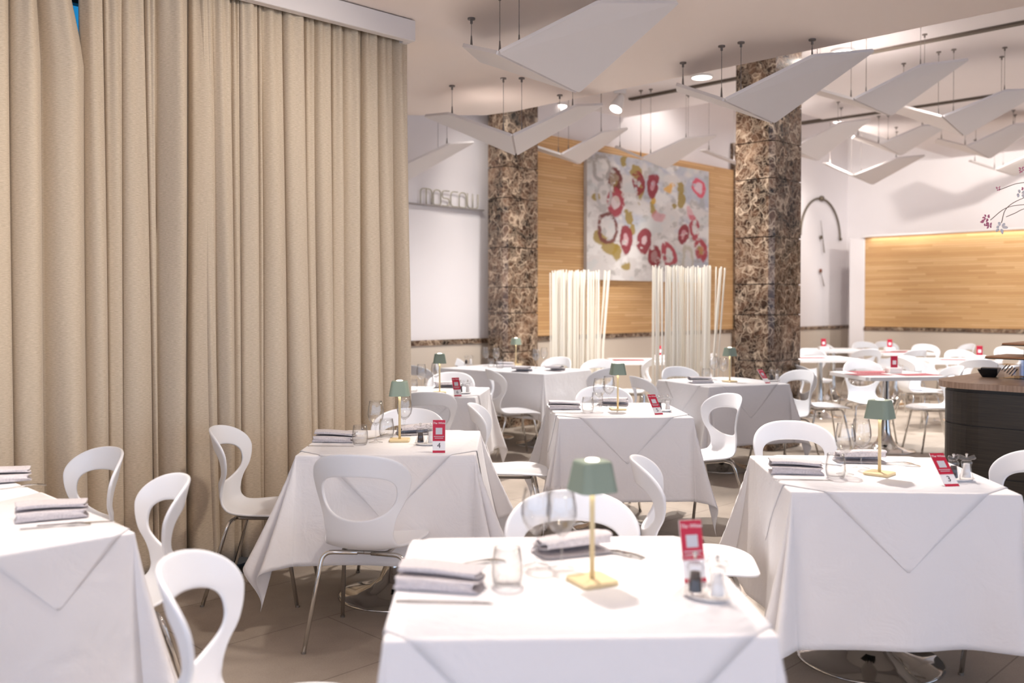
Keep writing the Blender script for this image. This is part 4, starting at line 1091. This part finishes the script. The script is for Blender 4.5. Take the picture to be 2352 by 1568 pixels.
# flowers ---------------------------------------------------------
def flowers():
    Y = 5.9
    base = at_y(2500, 880, Y); t = thing('flower_vase', 'thin stemmed pink and white flowers leaning in from the right edge above the counter', 'flowers', (base.x, base.y, .9555))
    W = lambda px, py, dy=0: at_y(px, py, Y + dy) - Vector((base.x, base.y, .9555))
    bm = bmesh.new(); lathe(bm, [(0, 0), (.06, 0), (.075, .05), (.06, .16), (.035, .24), (.045, .27), (.04, .27), (.03, .24), (0, .2)], 28, cap=False); obj('vase', bm, M['porcelain'], t, True)
    src = Vector((0, 0, .25))
    def petals(p, mat, r, n, seed, parent):
        rr = random.Random(seed); bm = bmesh.new()
        for k in range(n):
            a = 2 * PI * k / n + rr.uniform(-.3, .3); d = Vector((math.cos(a), rr.uniform(-.5, .5), math.sin(a) * .8)).normalized(); s = d.cross(Vector((0, 1, .2))).normalized() * r * .3; q = p + d * r * rr.uniform(.8, 1.2)
            up = Vector((0, -.15 * r, .12 * r))
            vs = [bm.verts.new(v) for v in (p, p + d * r * .5 + s + up, q, p + d * r * .5 - s + up)]; bm.faces.new(vs)
        me = baked(bm, [('SOLIDIFY', dict(thickness=.0012, offset=0)), ('SUBSURF', dict(levels=1, render_levels=1))]); link('blossom', me, M[mat], parent, True)
    for i, (pts, fl) in enumerate([
        ([(2420, 470), (2352, 470), (2310, 478), (2275, 505)], [(2266, 500, 'pink', .022), (2262, 512, 'pink', .025), (2272, 518, 'pink', .022)]),
        ([(2410, 440), (2350, 455), (2312, 478), (2300, 512)], [(2297, 523, 'petal', .035)]),
        ([(2420, 480), (2360, 478), (2330, 490), (2311, 498)], []),
        ([(2440, 520), (2390, 430), (2345, 420), (2295, 436)], [(2292, 434, 'pink', .015)]),
        ([(2430, 540), (2380, 450), (2350, 445)], [(2343, 447, 'petal', .03), (2352, 436, 'pink', .02)]),
        ([(2440, 470), (2390, 400), (2352, 385)], [(2346, 391, 'pink', .018)]),
    ]):
        P = [src] + [W(*p) for p in pts]
        c = [Vector(v) for v in catmull([tuple(p) for p in P], 6)]
        bm = bmesh.new(); tube(bm, c, .0022, 6); st = obj('stem', bm, M['stem'], t, True)
        for k, (fx, fy, m, r) in enumerate(fl): petals(W(fx, fy), m, r * 1.5, 6, i * 7 + k, st)
flowers()

# ------------------------------------------------------------------ light
wd = bpy.data.worlds.new('world'); scene.world = wd; wd.use_nodes = True
bg = wd.node_tree.nodes['Background']; bg.inputs[0].default_value = (.60, .75, 1.0, 1); bg.inputs[1].default_value = 1.6
def light(kind, name, loc, energy, color=(1, 1, 1), target=None, **kw):
    d = bpy.data.lights.new(name, kind); d.energy = energy; d.color = color
    for k, v in kw.items(): setattr(d, k, v)
    o = bpy.data.objects.new(name, d); C.objects.link(o); o.location = loc
    if target is not None: o.rotation_euler = (Vector(target) - Vector(loc)).to_track_quat('-Z', 'Y').to_euler()
    return o
WARM = (1.0, .91, .84)
for i, (src, tg, en, ang) in enumerate([
    ((-.1, 3.3, 3.17), (.13, 2.2, .75), 60, 70), ((-.9, 5.9, 3.17), (-.6, 4.5, .75), 90, 62), ((1.5, 5.2, 3.17), (1.45, 3.7, .75), 90, 62), ((.9, 7.4, 3.17), (.7, 5.9, .75), 110, 60),
    ((-.2, 8.2, 3.17), (-.6, 7.2, .75), 90, 60), ((-1.6, 3.2, 3.17), (-1.7, 2.4, .75), 40, 70)]):
    light('SPOT', 'spot_%d' % i, src, en * 4.2, WARM, tg, spot_size=R(ang), spot_blend=.6, shadow_soft_size=.06)
for i, (x, y, en) in enumerate([(1.2, 9.3, 260), (3.6, 9.6, 300), (5.2, 12.2, 380), (3.2, 12.2, 220), (.5, 9.8, 90), (7.0, 11.2, 260)]):
    light('SPOT', 'high_%d' % i, (x, y, H2 - .06), en * 1.35, (1, .96, .92), (x, y - .3, 0), spot_size=R(120), spot_blend=.7, shadow_soft_size=.12)
for i, (p, y, en) in enumerate([(10.9, 7.4, 140), (13.5, 7.0, 120)]):
    q = world(p, y, H3 - .1); light('SPOT', 'bay_%d' % i, q, en * .3, (1, .95, .9), q + Vector((0, 0, -1)), spot_size=R(130), spot_blend=.6, shadow_soft_size=.15)
for x, y in ((-1.6, -1.2), (2.6, -.9)):                    # added unseen fill behind the camera, brightens the low ceiling
    light('AREA', 'ceiling_fill', (x, y, 2.1), 52, (1, .86, .78), (x, y + .05, 3.3), shape='DISK', size=.8)
for src, tg, en in (((3.3, 2.1), (2.1, 4.7), 95), ((1.3, 1.9), (-.2, 4.7), 85)):     # added fill without fixtures, rakes and brightens the curtain
    light('SPOT', 'curtain_fill', world(*src, H1 - .03), en * 2.15, (1, .90, .80), world(*tg, 1.5), spot_size=R(85), spot_blend=.8, shadow_soft_size=.12)
for src, tg, en in (((1.75, 7.6, H2 - .05), (2.55, 9.0, 2.7), 90), ((-.35, 9.6, H2 - .05), (0, 10.8, 2.7), 60), ((7.5, 11.5, H2 - .05), (8.2, 14.9, 2.6), 520), ((5.6, 14.2, H2 - .05), (5.2, 16.2, 2.2), 170), ((4.6, 13.2, H2 - .05), (7.2, 17, 3), 300)):
    light('SPOT', 'accent_fill', src, en, (1, .94, .88), tg, spot_size=R(75), spot_blend=.8, shadow_soft_size=.1)  # column accents, then added fill that brightens the far walls
# strip under a slim lip along the top of the low wood wall
struct('trim_8', bx((PW - .06, -9, zt2), (PW + .02, y0, zt2 + .03)), M['trackw'], rz=RZ)
light('AREA', 'cove_strip', world(PW - .045, y0 - 4.5, zt2 - .004), 11, (1, .90, .78), world(PW - .03, y0 - 4.5, 0), shape='RECTANGLE', size=.02, size_y=8.8).rotation_euler = (0, 0, RZ)
for p in lamp_pos:
    light('POINT', 'lamp_bulb', (p.x, p.y, TZ + .25), .55, (1, .86, .7), shadow_soft_size=.02)
